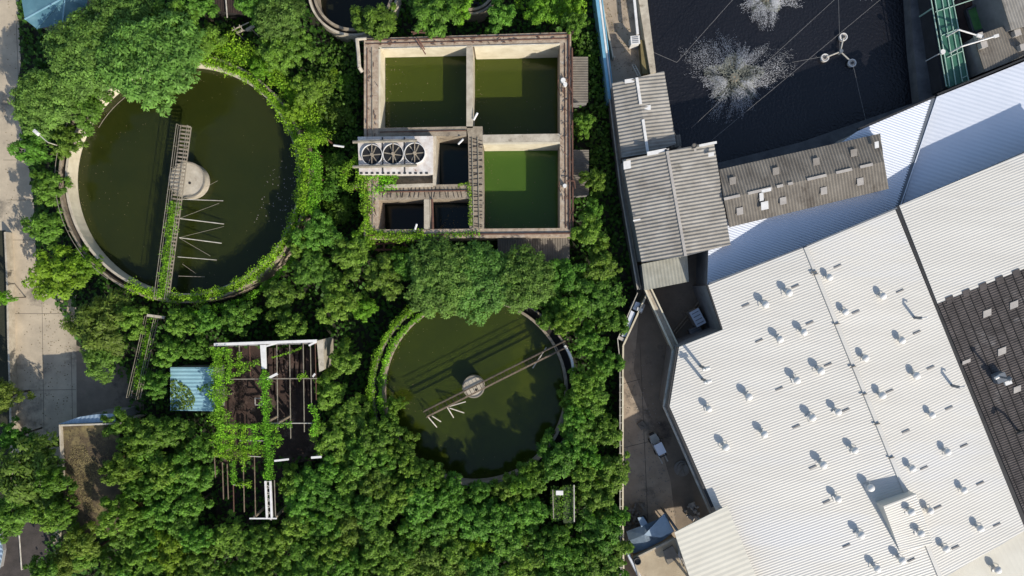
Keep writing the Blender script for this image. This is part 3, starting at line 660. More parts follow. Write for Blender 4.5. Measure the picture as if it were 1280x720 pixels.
for k in range(90):
    x = random.uniform(79, 140); y = random.uniform(536, 660); beam(bb, P(x, y, zb - .46), P(x + random.uniform(-2, 2), y + random.uniform(-2, 2), zb - .44), random.uniform(.03, .07), .04)
obj('debris', bb, 'rust_floor', t)['kind'] = 'stuff'
pl = plane3((75, 531, 5.9), (140, 528, 5.9), (105, 516, 5.7))
pts = [pl(73, 530), pl(145, 527), pl(142, 517), pl(120, 518), pl(100, 521)]
t = thing('lean_to', 'narrow blue grey sheet lean-to along the edge of the mossy roof', 'lean-to', P(108, 524, 0))
obj('roof', corr(BM(), pts, (1, 0), .5, .06), 'bluegrey_sheet', t)
obj('wall', walls(BM(), pts, 0, .2), 'wall_grey', t)
def lamp(label, base, head, z, cat='street lamp', r=.06, grp=None, cap=True):
    b0 = P(*base, z); b0.z = 0; t = thing('street_lamp', label, cat, b0, grp); top = Vector((b0.x, b0.y, z)); hd = P(*head, z)
    bb = BM(); tube(bb, b0, top, r * 1.3, r); tube(bb, top, hd, r); obj('pole', bb, 'pale_rail', t)
    hh = BM(); d = (hd - top).normalized(); beam(hh, hd - d * .35, hd + d * .45, .38, .16); beam(hh, hd - d * .2, hd + d * .3, .26, .26); obj('lamp_head', hh, 'white_paint', t); return t
lamp('white street lamp rising out of the trees left of the largest tank', (60, 178), (46, 166), 7.5)
wl_ = [P(x, y, 1.2) for x, y in ((6, 290), (9, 360), (10, 420), (12, 480), (14, 560))]
t = thing('road_wall', 'low pale kerb wall along the left edge of the concrete road', 'wall', P(10, 420, 0)); bb = BM()
for a, b2 in zip(wl_[:-1], wl_[1:]): beam(bb, a - Vector((0, 0, .6)), b2 - Vector((0, 0, .6)), .22, 1.2)
obj('wall', bb, 'pale_concrete', t)
for lb, x0, y0, x1, y1, z in (('thin grey pole lying beside the road in the bottom left corner', 23, 655, 27, 712, .6), ('thin grey pole beside the mossy roof, lower left', 62, 640, 63, 664, .6)):
    t = thing('pole', lb, 'pole', P(x1, y1, 0)); bb = BM(); tube(bb, P(x0, y0, z), P(x1, y1, z), .08); tube(bb, P(x1, y1, z), (*P(x1, y1, z)[:2], 0), .08); tube(bb, P(x0, y0, z), (*P(x0, y0, z)[:2], 0), .08); obj('bar', bb, 'pale_rail', t)
t = thing('white_roofed_shed', 'sliver of a white roof at the left edge of the frame, near the bottom', 'shed', P(-12, 690, 0)); pts = [P(x, y, .9) for x, y in ((-40, 640), (-2, 655), (3.5, 690), (-1, 712), (-40, 716))]
obj('roof', corr(BM(), pts, (0, 1), .6, .12), 'bluegrey_sheet', t); obj('wall', walls(BM(), pts), 'wall_grey', t)
t = thing('dark_shed', 'dark brown shed roof between trees at the top edge', 'shed', P(285, 5, 0))
pts = [P(x, y, 2.8) for x, y in ((262, -30), (318, -30), (306, 18), (266, 12))]; obj('roof', corr(BM(), pts, (1, 0), .3, .05), 'dark_rust', t); obj('wall', walls(BM(), pts), 'dark_channel', t)
obj('post', tube(BM(), P(282, -4, 3.2), P(284, 22, 3.2), .08), 'pale_rail', t)
t = thing('broken_handrail', 'short pale broken handrail among trees above the largest tank', 'handrail', P(305, 37, 0)); bb = BM()
beam(bb, P(296, 41, 3), P(303, 38, 3), .2, .2); beam(bb, P(303, 38, 3), P(314, 38.5, 3), .12, .12); beam(bb, P(308, 38, 3.1), P(318, 32, 3.1), .35, .2); beam(bb, P(292, 33, 3), P(296, 41, 3), .1, .1); beam(bb, P(299, 31, 3), P(304, 38, 3), .1, .1); beam(bb, P(290, 38, 3), P(311, 28, 3), .1, .1)
for x, y in ((296, 41), (314, 36)): beam(bb, P(x, y, 3), (*P(x, y, 3)[:2], 0), .1, .1)
obj('rail', bb, 'pale_concrete', t)
t = thing('forest_hut', 'tiny green walled hut with a white cap sunk in the lower forest', 'hut', P(705, 630, 0))
obj('side_wall', pprism([(690, 612), (700, 612), (700, 650), (690, 650)], 5.4, 0), 'green_wall', t); obj('side_wall', pprism([(704, 609), (718, 608), (718, 654), (704, 654)], 5.6, 0), 'green_wall', t)
obj('cap', pprism([(695, 613.5), (704, 613.5), (704, 619), (695, 619)], 6.2, 6.0), 'white_paint', t); obj('post', beam(BM(), P(717.5, 606, 6), P(717.8, 652, 6), .12, .2), 'pale_rail', t); obj('post', beam(BM(), P(691, 612, 6), P(692, 648, 6), .1, .15), 'thin_rail', t)
obj('gap_floor', pprism([(700, 612), (704, 612), (704, 652), (700, 652)], 1, 0), 'dark_channel', t)
patch('vines', None, [(688, 608), (720, 606), (720, 650), (688, 652)], 5.6, 40, .22, 'leaf_forest', .1, parent=t)
# ================================================================== right: warehouses
rid = (8.6,)
plW = plane3((1007, 309, 8.6), (1175, 720, 8.6), (890, 639, 6.6))
plE = plane3((1007, 309, 8.6), (1175, 720, 8.6), (1205, 460, 6.9))
rdirw = (P(1175, 720, 8.6) - P(1007, 309, 8.6)); rdirw.z = 0; rdirw.normalize()
wh = thing('warehouse', 'big white corrugated warehouse roof dotted with small vents', 'warehouse', P(1020, 520, 0))
west1 = [(885, 356.5), (1007, 309), (1054, 424), (903.5, 412)]
west2 = [(849, 433.5), (903.5, 412), (1054, 424), (1175, 720), (1192, 762), (952, 762), (891, 630), (837, 508)]
for q in (west1, west2): obj('roof', corr(BM(), [plW(*p) for p in q], rdirw, .3, .028), 'white_roof', wh)
east = [(1007, 309), (1119, 262), (1279, 655), (1282, 663), (1178, 723), (1175, 720)]
obj('roof', corr(BM(), [plE(*p) for p in east], rdirw, .3, .028), 'white_roof', wh)
bb = BM(); beam(bb, P(1007, 309, 8.68), P(1192, 762, 8.68), .45, .08); obj('ridge_cap', bb, 'white_roof', wh)
out = [plW(885, 356.5), P(1007, 309, 8.55), plE(1119, 262), plE(1279, 655), plE(1282, 663), plE(1178, 723), plW(952, 762), plW(891, 630), plW(837, 508), plW(849, 433.5), plW(903.5, 412)]
obj('wall', walls(BM(), out, 0, .12), 'wall_grey', wh)
bb = BM(); gp = [P(x, y, 5.6) for x, y in ((841, 438), (829.5, 508), (888, 641))]
for a, b2 in zip(gp[:-1], gp[1:]): beam(bb, a, b2, .22, .2)
obj('gutter', bb, 'pale_rail', wh)
bb = BM(); gp = [plW(x, y) - Vector((0, 0, .15)) for x, y in ((848, 434), (836, 508.5), (891, 634))]
for a, b2 in zip(gp[:-1], gp[1:]): beam(bb, a, b2, .35, .2)
obj('gutter', bb, 'gutter_dark', wh)
gp = [P(849, 434.5, 6.65), P(904, 412.7, 6.75)]; obj('gutter', beam(BM(), gp[0], gp[1], .22, .25), 'gutter_dark', wh)
gp = [plW(885, 356), plW(903.5, 411)]; obj('gutter', beam(BM(), gp[0] + Vector((-.1, 0, -.1)), gp[1] + Vector((-.1, 0, -.1)), .18, .25), 'gutter_dark', wh)
obj('gutter', beam(BM(), plW(886, 355.6) + Vector((0, .1, -.05)), P(1007, 308, 8.5), .16, .25), 'gutter_grey', wh); obj('gutter', beam(BM(), P(1007, 308, 8.5), plE(1121, 261) + Vector((0, .1, -.05)), .16, .25), 'gutter_grey', wh)
obj('valley_gutter', beam(BM(), P(1121, 258, 6.95), P(1286, 666, 6.95), .5, .12), 'gutter_dark', wh)
for x, y in ((932, 381.5), (949, 426), (974, 486), (994, 358), (1012, 403.6), (1035, 456), (1047, 333), (1069.6, 390), (1125, 364), (1146, 415.6), (1163, 459.5), (1186, 510), (1057, 512.6), (1112, 489), (995, 533), (1016, 584), (1033, 627), (1058, 682), (1132, 539), (1205, 557), (1155, 585), (1225, 604), (1172, 634), (1246, 656), (1194, 684), (1139, 700)):
    pf = plW if (x - 1007) * 411 - (y - 309) * 168 < 0 else plE
    a, b2 = pf(x - 4.5, y + 2), pf(x + 4.5, y - 2); up = Vector((0, 0, .08)); obj('roof_dash', beam(BM(), a + up, b2 + up, .16, .05), 'wall_grey', wh)  # short grey dashes along the roof ribs
for x, y in ((1046, 405), (1066, 458.5), (1080, 493), (1096, 530), (1114, 572), (1017, 340), (1019, 343)): 
    a = P(x, y, 8.75); bb = BM(); beam(bb, a - Vector((.3, .1, 0)), a + Vector((.3, .1, .1)), .08, .14); obj('ridge_bracket', bb, 'brown_roof', wh)
# raised monitor on the ridge
mon = thing('roof_monitor', 'raised white box on the warehouse ridge, carrying two vents', 'roof monitor', P(1135, 650, 8))
mt = [P(1104, 633, 10.0), P(1145, 617, 10.0), P(1166, 680, 9.3), P(1125, 690, 8.35)]
obj('top', corr(BM(), mt, rdirw, .3, .05), 'white_roof', mon); obj('side', walls(BM(), mt, 6.5, .05), 'white_roof', mon)
# east roof
plR = plane3((1126, 258, 7.1), (1284, 650, 7.1), (1290, 300, 7.9))
er = thing('east_warehouse', 'warehouse roof at the right edge, white above and dark patched tiles below', 'warehouse', P(1240, 400, 0))
jag = [(1173, 380), (1183, 375), (1182.5, 373), (1194, 370), (1195, 372), (1204, 368), (1203, 365), (1214, 361), (1216, 363), (1226, 359), (1225, 355), (1237, 352), (1239, 354), (1248, 350), (1247, 347), (1258, 344), (1260, 346), (1272, 342), (1271, 339), (1300, 328)]
ur = rdirw
obj('roof', corr(BM(), [plR(*p) for p in ((1124, 257), (1340, 166), (1340, 312), (1172, 379.5))], ur, .3, .028), 'white_roof', er)
obj('tiled_roof', corr(BM(), [plR(*p) - Vector((0, 0, .004)) for p in ((1172, 379.5), (1340, 312), (1340, 780), (1286, 655))], ur, .28, .06), 'tile_dark', er)
bb = BM() # stepped edge: single tiles lapping onto the white sheets
for i in range(13):
    x = 1176 + i * 10.4 ; y = 378 - i * 4.15
    if i % 2 == 0: continue
    bb = BM(); prism(bb, [plR(*p) + Vector((0, 0, .09)) for p in ((x - 5, y - 1.5), (x + 4, y - 5), (x + 6, y + 3), (x - 3, y + 6))], thick=.05); obj('tile', bb, 'tile_dark', er)
bb = BM()   # tile course laps
for k in range(12):
    a = (1178 + k * 11, 378 - k * 4.2); p0, p1 = plR(*a), plR(a[0] + 110, a[1] + 272); beam(bb, p0 + Vector((0, 0, .07)), p1 + Vector((0, 0, .07)), .07, .05)
for k in range(0): pass
obj('tile_laps', bb, 'dark_channel', er)
for x, y, m, w in ((1233.5, 391.5, 'patch', 10), (1267, 381, 'patch', 10), (1252, 439, 'patch', 10), (1271, 486.5, 'patch', 9), (1207.5, 452, 'patch', 0)):
    a = w / 2 if w else 5; h = w / 2 * .85 if w else 2.2; sl = .4
    obj('skylight', prism(BM(), [plR(x + dx * a, y + dy * h - dx * a * sl) + Vector((0, 0, .1)) for dx, dy in ((-1, -1), (1, -1), (1, 1), (-1, 1))], thick=.06), m, er)
obj('wall', walls(BM(), [plR(1125, 257.5), plR(1340, 166), plR(1340, 780), plR(1290, 660)], 0, .2), 'wall_grey', er)
t = thing('roof_exhaust', 'metal exhaust with white ducts on the dark tiled roof', 'exhaust', plR(1243, 470)); z0 = plR(1243, 470)
obj('housing', prism(BM(), [plR(x, y) + Vector((0, 0, .8)) for x, y in ((1238, 468), (1250, 464), (1254, 474), (1242, 479))], thick=1.2), 'gutter_grey', t); obj('duct', tube(BM(), plR(1237, 472) + Vector((0, 0, .9)), plR(1243, 469) + Vector((0, 0, .9)), .18), 'white_paint', t)
obj('duct', beam(BM(), plR(1252, 479) + Vector((0, 0, .5)), plR(1260, 476) + Vector((0, 0, .5)), .45, .3), 'white_paint', t); obj('stack', tube(BM(), z0, z0 + Vector((0, 0, 2.6)), .12), 'gutter_grey', t); bb = BM(); tube(bb, z0 + Vector((0, 0, 2.5)), z0 + Vector((0, 0, 2.8)), .3, .1); obj('cowl', bb, 'gutter_grey', t)
t = thing('bent_flue', 'dark bent flue pipe on the lower dark tiled roof', 'flue', plR(1270, 540)); z0 = plR(1272, 538)
bb = BM(); path(bb, [z0, z0 + Vector((0, 0, 1.6)), z0 + Vector((-.7, .3, 1.9)), z0 + Vector((-1.2, -.1, 1.6))], .14); obj('pipe', bb, 'gutter_dark', t)
# creamy roofs
cr = thing('cream_roofed_shed', 'cream corrugated roof overlapping the lower left warehouse corner', 'shed', P(895, 700, 0)); pts = [P(x, y, 8.1) for x, y in ((843, 665.5), (909, 632), (962, 762), (880, 775))]
obj('roof', corr(BM(), pts, (P(962, 762, 8) - P(909, 632, 8)), .6, .016), 'cream_roof', cr); obj('fascia', walls(BM(), pts, 7.75, .12), 'gutter_dark', cr)
for q in ((850, 668), (906, 640), (868, 712), (884, 755)): obj('post', beam(BM(), P(*q, 7.8), (*P(*q, 7.8)[:2], 0), .22, .22), 'gutter_grey', cr)
cr2 = thing('cream_roofed_shed', 'cream corrugated roof in the bottom right corner', 'shed', P(1250, 720, 0)); pts = [P(x, y, 6.5) for x, y in ((1170, 726), (1296, 654), (1345, 780), (1180, 780))]
obj('roof', corr(BM(), pts, (P(1300, 660, 8.9) - P(1168, 729, 8.9)), .6, .02), 'cream_roof', cr2); obj('wall', walls(BM(), pts, 0, .2), 'wall_grey', cr2)
# vents
vt = thing('roof_vent', 'x', 'roof vent', (0, 0, 0)); bb = BM(); tube(bb, (0, 0, -.1), (0, 0, .62), .2, n=12); obj('pipe', bb, 'white_paint', vt)
bb = BM(); prof = ((.0, .98), (.2, .94), (.36, .78), (.42, .6), (.36, .52), (.18, .5)); n = 16; rows = []
for r, z in prof[1:]: rows.append([bb.verts.new((r * math.cos(2 * math.pi * k / n), r * math.sin(2 * math.pi * k / n), z)) for k in range(n)])
top = bb.verts.new((0, 0, .98))
for k in range(n): bb.faces.new((top, rows[0][k], rows[0][(k + 1) % n]))
for a, b2 in zip(rows[:-1], rows[1:]):
    for k in range(n): bb.faces.new((a[k], b2[k], b2[(k + 1) % n], a[(k + 1) % n]))
obj('cap', bb, 'white_paint', vt, smooth=True)
bb = BM()
for s in (-1, 1): beam(bb, (.52 * s, -.3, 0), (.2 * s, 0, .5), .05, .05)
beam(bb, (-.35, .25, .06), (.35, .25, .06), .3, .06); obj('flashing', bb, 'white_paint', vt)
vents = [(988, 366), (958.6, 380.6), (1007, 415.6), (976.7, 424.4), (1028, 464), (998, 476), (937.5, 496.7), (887.5, 512), (1050, 515.6), (1017.5, 523), (1039, 346.7), (1059, 390), (1106, 370), (1130, 426), (1084, 448), (1148, 470), (1105, 495), (1168, 519.5), (908.6, 560), (957, 543.6), (1071, 564), (1031, 582), (1050, 625), (1078.6, 670), (1187, 566), (1143, 587), (1208, 614), (1090.5, 611), (1165, 640), (1228, 662), (1185, 687.5), (1130, 702), (1099, 712.5)]
first = True
def put_vent(loc, label, group):
    global first
    if first: vt.location = loc; vt['label'] = label; vt['group'] = group; first = False
    else: dup(vt, loc, random.uniform(0, 6.28), random.uniform(.92, 1.08), label, group)
for x, y in vents:
    side = (x - 1007) * 411 - (y - 309) * 168; pf = plW if side < 0 else plE; w = pf(x, y); w = w * 1.0
    b = P(x, y, w.z + 1.0); loc = Vector((b.x, b.y, w.z))
    if side < 0: put_vent(loc, 'small white capped vent on the western slope of the big white roof', 'vents on the western roof slope')
    else: put_vent(loc, 'small white capped vent on the eastern slope of the big white roof', 'vents on the eastern roof slope')
put_vent(Vector((*P(1141, 641, 10.6)[:2], 9.7)), 'upper of two white vents on the raised roof box', 'vents on the raised roof box'); put_vent(Vector((*P(1153, 668, 10.2)[:2], 9.3)), 'lower of two white vents on the raised roof box', 'vents on the raised roof box')
put_vent(Vector((*P(1250, 714, 7.5)[:2], 6.5)), 'single white vent on the cream roof in the bottom right corner', 'vents on the cream roof')
def flue(label, px, py, h, pf, tee=True):
    w = pf(px, py); t = thing('roof_flue', label, 'flue', w, 'tall flues on the white roof'); obj('pipe', tube(BM(), w - Vector((0, 0, .1)), w + Vector((0, 0, h)), .17), 'gutter_grey', t)
    bb = BM(); e = w + Vector((0, 0, h)); 
    if tee: tube(bb, e - Vector((.4, .12, 0)), e + Vector((.4, .12, 0)), .17); tube(bb, e, e + Vector((0, 0, .35)), .26, .12)
    else: path(bb, [e, e + Vector((.3, .1, .25)), e + Vector((.6, .1, 0))], .1)
    obj('cowl', bb, 'white_paint', t)
flue('tall flue with a tee cowl near the western roof edge, upper of two', 876, 458, 2.3, plW); flue('tall flue with a tee cowl near the western roof edge, lower of two', 878, 474, 2.2, plW)
flue('thin hooked flue high on the eastern slope, near the black gutter', 1143, 397, 1.5, plE, False); flue('thin flue lower on the eastern slope, near the black gutter', 1190, 482, 1.4, plE, False)
# blue-white lower roofs
plA = plane3((1166, 124, 4.9), (1122, 258, 4.9), (893, 340, 5.8)); plB = plane3((1168, 122, 4.3), (1126, 256, 4.3), (1290, 130, 5.0))
ra = thing('pale_blue_roofed_hall', 'pale blue white roof between the brown roof and the big warehouse', 'building', P(1010, 260, 0))
qa = [(1072, 164), (1164, 124), (1118, 268), (884, 366), (886, 290)]; pa_ = [plA(*p) for p in qa]; va = (P(1166, 124, 3.4) - P(1122, 258, 3.4))
obj('roof', corr(BM(), pa_, va, .3, .05), 'bluewhite_roof', ra); obj('wall', walls(BM(), pa_, 0, .15), 'wall_grey', ra)
rb2 = thing('pale_blue_roofed_hall', 'smooth pale blue white roof in the upper right beside the black pond', 'building', P(1215, 160, 0))
qb = [(1171, 121), (1330, 57), (1330, 175), (1124, 268)]; pb_ = [plB(*p) for p in qb]
obj('roof', corr(BM(), pb_, va, .5, .02), 'bluewhite_roof', rb2); obj('wall', walls(BM(), pb_, 0, .15), 'wall_grey', rb2)
obj('valley_gutter', beam(BM(), P(1167, 123, 4.85), P(1120, 264, 4.85), .62, .16), 'gutter_grey', rb2); obj('valley_lip', beam(BM(), P(1170.5, 123, 4.95), P(1124, 262, 4.95), .1, .14), 'bluewhite_roof', rb2)
obj('eave_gutter', beam(BM(), P(1171, 118.5, 4.3), P(1330, 53, 5.2), .2, .3), 'gutter_dark', rb2); obj('eave_gutter', beam(BM(), P(1072, 162, 5.2), P(1168, 121, 4.9), .2, .3), 'gutter_dark', ra)
# brown long roof
def gable(name, label, top, ridge, bot, ze, zr, m, pitch, amp, capm, cat='building', wm='wall_grey', caps=None):
    c = (P(*ridge[0]) + P(*ridge[1])) / 2; t = thing(name, label, cat, (c.x, c.y, 0)); u = P(*ridge[1]) - P(*ridge[0])
    a = [P(*top[0], ze), P(*top[1], ze), P(*ridge[1], zr), P(*ridge[0], zr)]; b_ = [P(*ridge[0], zr), P(*ridge[1], zr), P(*bot[1], ze), P(*bot[0], ze)]
    obj('roof', corr(BM(), a, u, pitch, amp), m, t); obj('roof', corr(BM(), b_, u, pitch, amp), m, t)
    full = [P(*top[0], ze), P(*top[1], ze), P(*ridge[1], zr), P(*bot[1], ze), P(*bot[0], ze), P(*ridge[0], zr)]
    obj('wall', walls(BM(), full, 0, .2), wm, t); R0, R1 = P(*ridge[0], zr + .1), P(*ridge[1], zr + .1)
    if caps is None: caps = [(0, 1)]
    for s0, s1 in caps: obj('ridge_cap', beam(BM(), R0.lerp(R1, s0), R0.lerp(R1, s1), .32, .08), capm, t)
    return t
t = gable('brown_roofed_shed', 'long brown corrugated gable roof with small square skylights by the pond', ((899, 212), (1100, 167)), ((905, 249), (1105, 202)), ((912, 284), (1111, 236)), 6.1, 6.7, 'brown_roof', .36, .08, 'patch',
          caps=((.0, .1), (.15, .3), (.33, .37), (.4, .43), (.52, .64), (.7, .8), (.85, .93)))
def patch_at(x, y, z, w, h, sl, m, parent, name='skylight'):
    obj(name, prism(BM(), [P(x + dx * w / 2 + dy * h / 2 * -sl * -1 * .25, y + dy * h / 2 - dx * w / 2 * sl, z) for dx, dy in ((-1, -1), (1, -1), (1, 1), (-1, 1))], thick=.05), m, parent)
for x, y in ((916, 226), (970, 214), (1020.5, 202), (1067.5, 191)): patch_at(x, y, 6.55, 8, 9, .23, 'patch_brown', t)
for x, y in ((925, 264), (979, 251), (1030, 238.5), (1075.5, 227)): patch_at(x, y, 6.6, 8, 9, .23, 'patch', t)
for x, y, w, h in ((952, 246, 5, 10), (956, 257, 9, 10), (958, 238, 12, 4), (1096, 181, 5, 8)): patch_at(x, y, 6.85, w, h, .23, 'white_paint', t, 'roof_patch')
t = gable('grey_roofed_building', 'larger grey corrugated gable roof in the middle column of roofs', ((778, 200), (802, 328)), ((834, 189), (857, 320)), ((892, 177), (913, 306)), 6.3, 7.0, 'grey_roof', .42, .1, 'patch')
for x, y, w, h in ((821, 190, 24, 5), (784, 206, 9, 10), (889, 193, 7, 5), (885, 180, 22, 3), (834, 191, 5, 10), (837, 211, 5, 4), (796, 275, 9, 2), (869, 187, 3, 3)): patch_at(x, y, 6.95, w, h, .2, 'white_paint' if w > 5 else 'patch', t, 'roof_patch')
t = gable('grey_roofed_building', 'smaller grey corrugated gable roof with a white ridge, by the pond wall', ((765, 104), (777, 197)), ((796, 97), (810, 192)), ((830, 89), (845, 180)), 5.2, 5.8, 'grey_roof', .42, .1, 'white_paint', caps=((.0, .35), (.55, 1)))
for x, y, w, h in ((787, 101, 12, 5), (807, 135, 13, 6)): patch_at(x, y, 5.75, w, h, .15, 'white_paint', t, 'roof_patch')
flat_roof('small_roofed_shed', 'small pale grey corrugated roof below the larger grey gable', [(802, 330), (859, 319), (861, 352), (806, 363)], 4.8, 'pale_grey_roof', (1, .15), .4, .04)
flat_roof('step_roof', 'narrow dark roof strip between the two grey gable roofs', [(777, 184), (850, 168), (852, 182), (778, 200)], 4.6, 'brown_roof', (1, .2), .4, .05)
# chimney on larger roof
t = thing('roof_spigot', 'small rusty chimney stub on the top edge of the larger grey gable', 'chimney', P(869, 183, 6.6)); obj('stub', disc(BM(), P(868, 182, 7.1), .22, 6.3, 7.1, 12), 'brown_roof', t); obj('collar', ring(BM(), P(868, 182, 7.1), .22, .3, 7, 7.15, n=12), 'dark_metal', t)
# pond walls
t = thing('pond_wall', 'pale concrete bank wall along the left side of the black pond', 'wall', P(802, 40, 0))
obj('coping', pprism([(789, -60), (802, -60), (820, 90), (813, 92), (806, 50)], 1.6, -2.5), 'pale_concrete', t); obj('lip', beam(BM(), P(787, -60, 1.9), P(797, 43, 1.9), .3, .3), 'white_paint', t)
obj('mossy_panel', pprism([(800, 50), (806, 50), (813, 92), (803, 92)], 1.2, 0), 'moss', t)
structure('embankment', pprism([(1128, -150), (1165, -150), (1160, 60), (1172, 122), (1150, 135), (1142, 60)], .4, -2.5), 'pond_bank')
structure('embankment', pprism([(780, 245), (780, 206), (900, 203), (1000, 178), (1150, 126), (1200, 100), (1200, 245)], .3, -2.5), 'pond_bank')
t = thing('pond_wall', 'dark wall between the black pond and the green frame', 'wall', P(1165, 50, 0)); obj('wall', pprism([(1152, -60), (1160, -60), (1185, 110), (1178, 112)], 2.6, -1), 'bank_dark', t); obj('coping', beam(BM(), P(1161, -60, 2.7), P(1186, 109, 2.7), .16, .12), 'pond_bank', t)
structure('backyard', sheet([(1150, -60), (1400, -60), (1400, 60), (1190, 130)], .02), 'dark_rust')
# cables over the pond
cab = [(((890, 175), (1102, -2)), 'long cable running from the grey gable to the top edge over the pond'), (((816, 65), (846, 78)), 'short cable from the pale pond wall'), (((846, 78), (920, -5)), 'cable rising to the top edge from the pale pond wall'), (((960, 76), (1048, -5)), 'cable between the upper splash and the three floats'), (((864, 160), (905, 122)), 'cable below the large splash'), (((1050, 66), (1048, -5)), 'cable running straight up from the three floats'), (((1066, 80), (1082, 150)), 'cable running down from the three floats'), (((990, 78), (1032, 70)), 'cable between the large splash and the floats')]
for (a, c), lb in cab: meta(obj('cable', tube(BM(), P(*a, 1.2), P(*c, 1.2), .018, n=5), 'wall_grey', None, P(*a, 1.2)), lb, 'cable')
# splashes
def splash(label, px, py, R, nray, inner, nd, sq=1.0, arms=None):
    c = P(px, py, -1.15); t = thing('surface_aerator', label, 'aerator', c); 
    bb = BM(); disc(bb, c, .55, -1.2, -.7, 20); obj('float', bb, 'weathered_concrete', t)
    bb = BM()
    for k in range(10):
        a = k * .628; beam(bb, c + Vector((.2 * math.cos(a), .2 * math.sin(a), .5)), c + Vector((.9 * math.cos(a + .5), .9 * math.sin(a + .5), .48)), .12, .05)
    obj('rotor', bb, 'foam', t)
    V, F = [], []
    for k in range(nd):
        th2 = random.uniform(0, 2 * math.pi); lob = .92 + .24 * math.sin(3 * th2 + .6) + .12 * math.sin(5 * th2 + px) + .07 * math.sin(17 * th2) + .05 * math.sin(41 * th2)
        if math.sin(th2 * 9 + px) * math.sin(th2 * 4 + 2) > .45 and random.random() < .75: continue
        q = random.random() ** .8; r = (inner * .8 + (R - inner * .8) * q) * lob * random.uniform(.8, 1.12)
        if -2.6 < math.atan2(math.sin(th2), math.cos(th2)) < -.35: r *= .8
        z = c.z + .15 + 1.1 * math.sin(math.pi * min(1, q * .9 + .1)) * random.random(); p = Vector((c.x + r * math.cos(th2), c.y + r * math.sin(th2) * sq, z))
        rad = Vector((math.cos(th2), math.sin(th2) * sq, -.2)).normalized(); L = random.uniform(.03, .2); w = random.uniform(.008, .024); s2 = rad.cross(Vector((0, 0, 1))).normalized(); i = len(V)
        V += [tuple(p), tuple(p + rad * L + s2 * w), tuple(p + rad * L - s2 * w), tuple(p + rad * L * .6 + Vector((0, 0, w * 2)))]; F += [(i, i + 1, i + 3), (i, i + 3, i + 2), (i + 1, i + 2, i + 3), (i, i + 2, i + 1)]
    o = leafobj('spray', V, F, 'spray', t, c); o['kind'] = 'stuff'; o.location = (0, 0, 0)
    V, F = [], []
    for k in range(int(nd * .35)):
        th = random.uniform(0, 6.283); r = inner * 1.45 * math.sqrt(random.random()) * (1 + .2 * math.sin(5 * th)); p = Vector((c.x + r * math.cos(th), c.y + r * math.sin(th) * .8, c.z + random.uniform(.02, .3))); add_leaf(V, F, p, (Vector((0, 0, 1)) + rdir() * .5).normalized(), random.uniform(.08, .25), .6)
    o = leafobj('foam', V, F, 'foam', t, c); o['kind'] = 'stuff'; o.location = (0, 0, 0)
    return t
splash('large white splash of a surface aerator in the black pond', 917, 98, 5.9, 60, 2.3, 13500)
splash('white splash of a surface aerator cut by the top edge', 957, -2, 4.1, 46, 1.5, 9000)
splash('faint spray of an aerator beyond the top edge, above the three floats', 1085, -22, 2.6, 30, 1.0, 500)
t = thing('float_aerator', 'three pale round floats joined by a Y shaped frame on the black pond', 'floats', P(1051, 65, -1.1))
cc = P(1050.5, 64.5, -.7)
for x, y in ((1054.5, 46), (1031.5, 72), (1065.5, 78.5)):
    p = P(x, y, -.7); f = obj('float', disc(BM(), p, .46, -1.3, -.75, 24), 'patch', t); obj('bolt', disc(BM(), p, .17, -.75, -.6, 12), 'dark_metal', f); obj('rim', ring(BM(), p, .4, .5, -.95, -.68, n=24), 'white_paint', f); obj('arm', tube(BM(), cc, p, .09), 'pale_rail', t)
obj('motor', disc(BM(), cc, .25, -1.2, -.4, 12), 'gutter_grey', t)
# ================================================================== green frame yard (top right)
gf = thing('green_canopy', 'green sheet canopy with a pale grid frame beside the black pond', 'canopy', P(1187, 50, 0)); zc = 3.2
obj('sheet', pprism([(1163, -30), (1200, -30), (1190, 0), (1210, 100), (1185, 110)], zc, zc - .05), 'green_sheet', gf)
for a, b2 in (((1168, -5), (1187, 108)), ((1177, -5), (1195, 106)), ((1184, -5), (1203, 102)), ((1190, -5), (1211, 102)), ((1169, 15), (1230, -5)), ((1176, 45), (1198, 36)), ((1184, 72), (1203, 64)), ((1202, 98), (1210, 94)), ((1163, -5), (1183, 108))):
    obj('bar', beam(BM(), P(*a, zc + .1), P(*b2, zc + .1), .09, .1), 'green_rail', gf)
bb = BM()
for x, y in ((1166, 10), (1187, 106), (1211, 100), (1192, 0)): beam(bb, P(x, y, zc), (*P(x, y, zc)[:2], 0), .15, .15)
obj('post', bb, 'green_rail', gf)
t = thing('green_pool', 'small mottled green square tank right of the green canopy', 'tank', P(1220, 20, 0)); obj('water_surface', pprism([(1207, 13), (1224, 5), (1232, 36), (1216, 41)], .9, 0), 'green_pool', t); bb = BM()
for a, b2 in (((1207, 13), (1224, 5)), ((1224, 5), (1232, 36)), ((1232, 36), (1216, 41)), ((1216, 41), (1207, 13))): beam(bb, P(*a, .8), P(*b2, .8), .25, .5)
obj('rim', bb, 'pond_bank', t)
t = thing('rust_deck', 'rust brown deck between the green canopy and the small green tank', 'deck', P(1205, 30, 0)); obj('slab', pprism([(1193, 2), (1206, -5), (1214, 40), (1225, 60), (1222, 90), (1213, 95)], .5, 0), 'rust_floor', t); obj('slab', pprism([(1206, -5), (1225, -12), (1225, 2), (1207, 10)], .55, 0), 'rust', t)
flat_roof('brown_roofed_shed', 'brown grey corrugated shed roof at the right edge above the pale blue roof', [(1217, 46), (1262, 30), (1300, 42), (1300, 62), (1231, 90)], 4.4, 'brown_roof', (1, .33), .34, .07)
flat_roof('grey_roofed_shed', 'grey corrugated shed roof in the top right corner', [(1243, -30), (1310, -40), (1310, 24), (1264, 38)], 5.4, 'grey_roof', (1, .33), .34, .07)
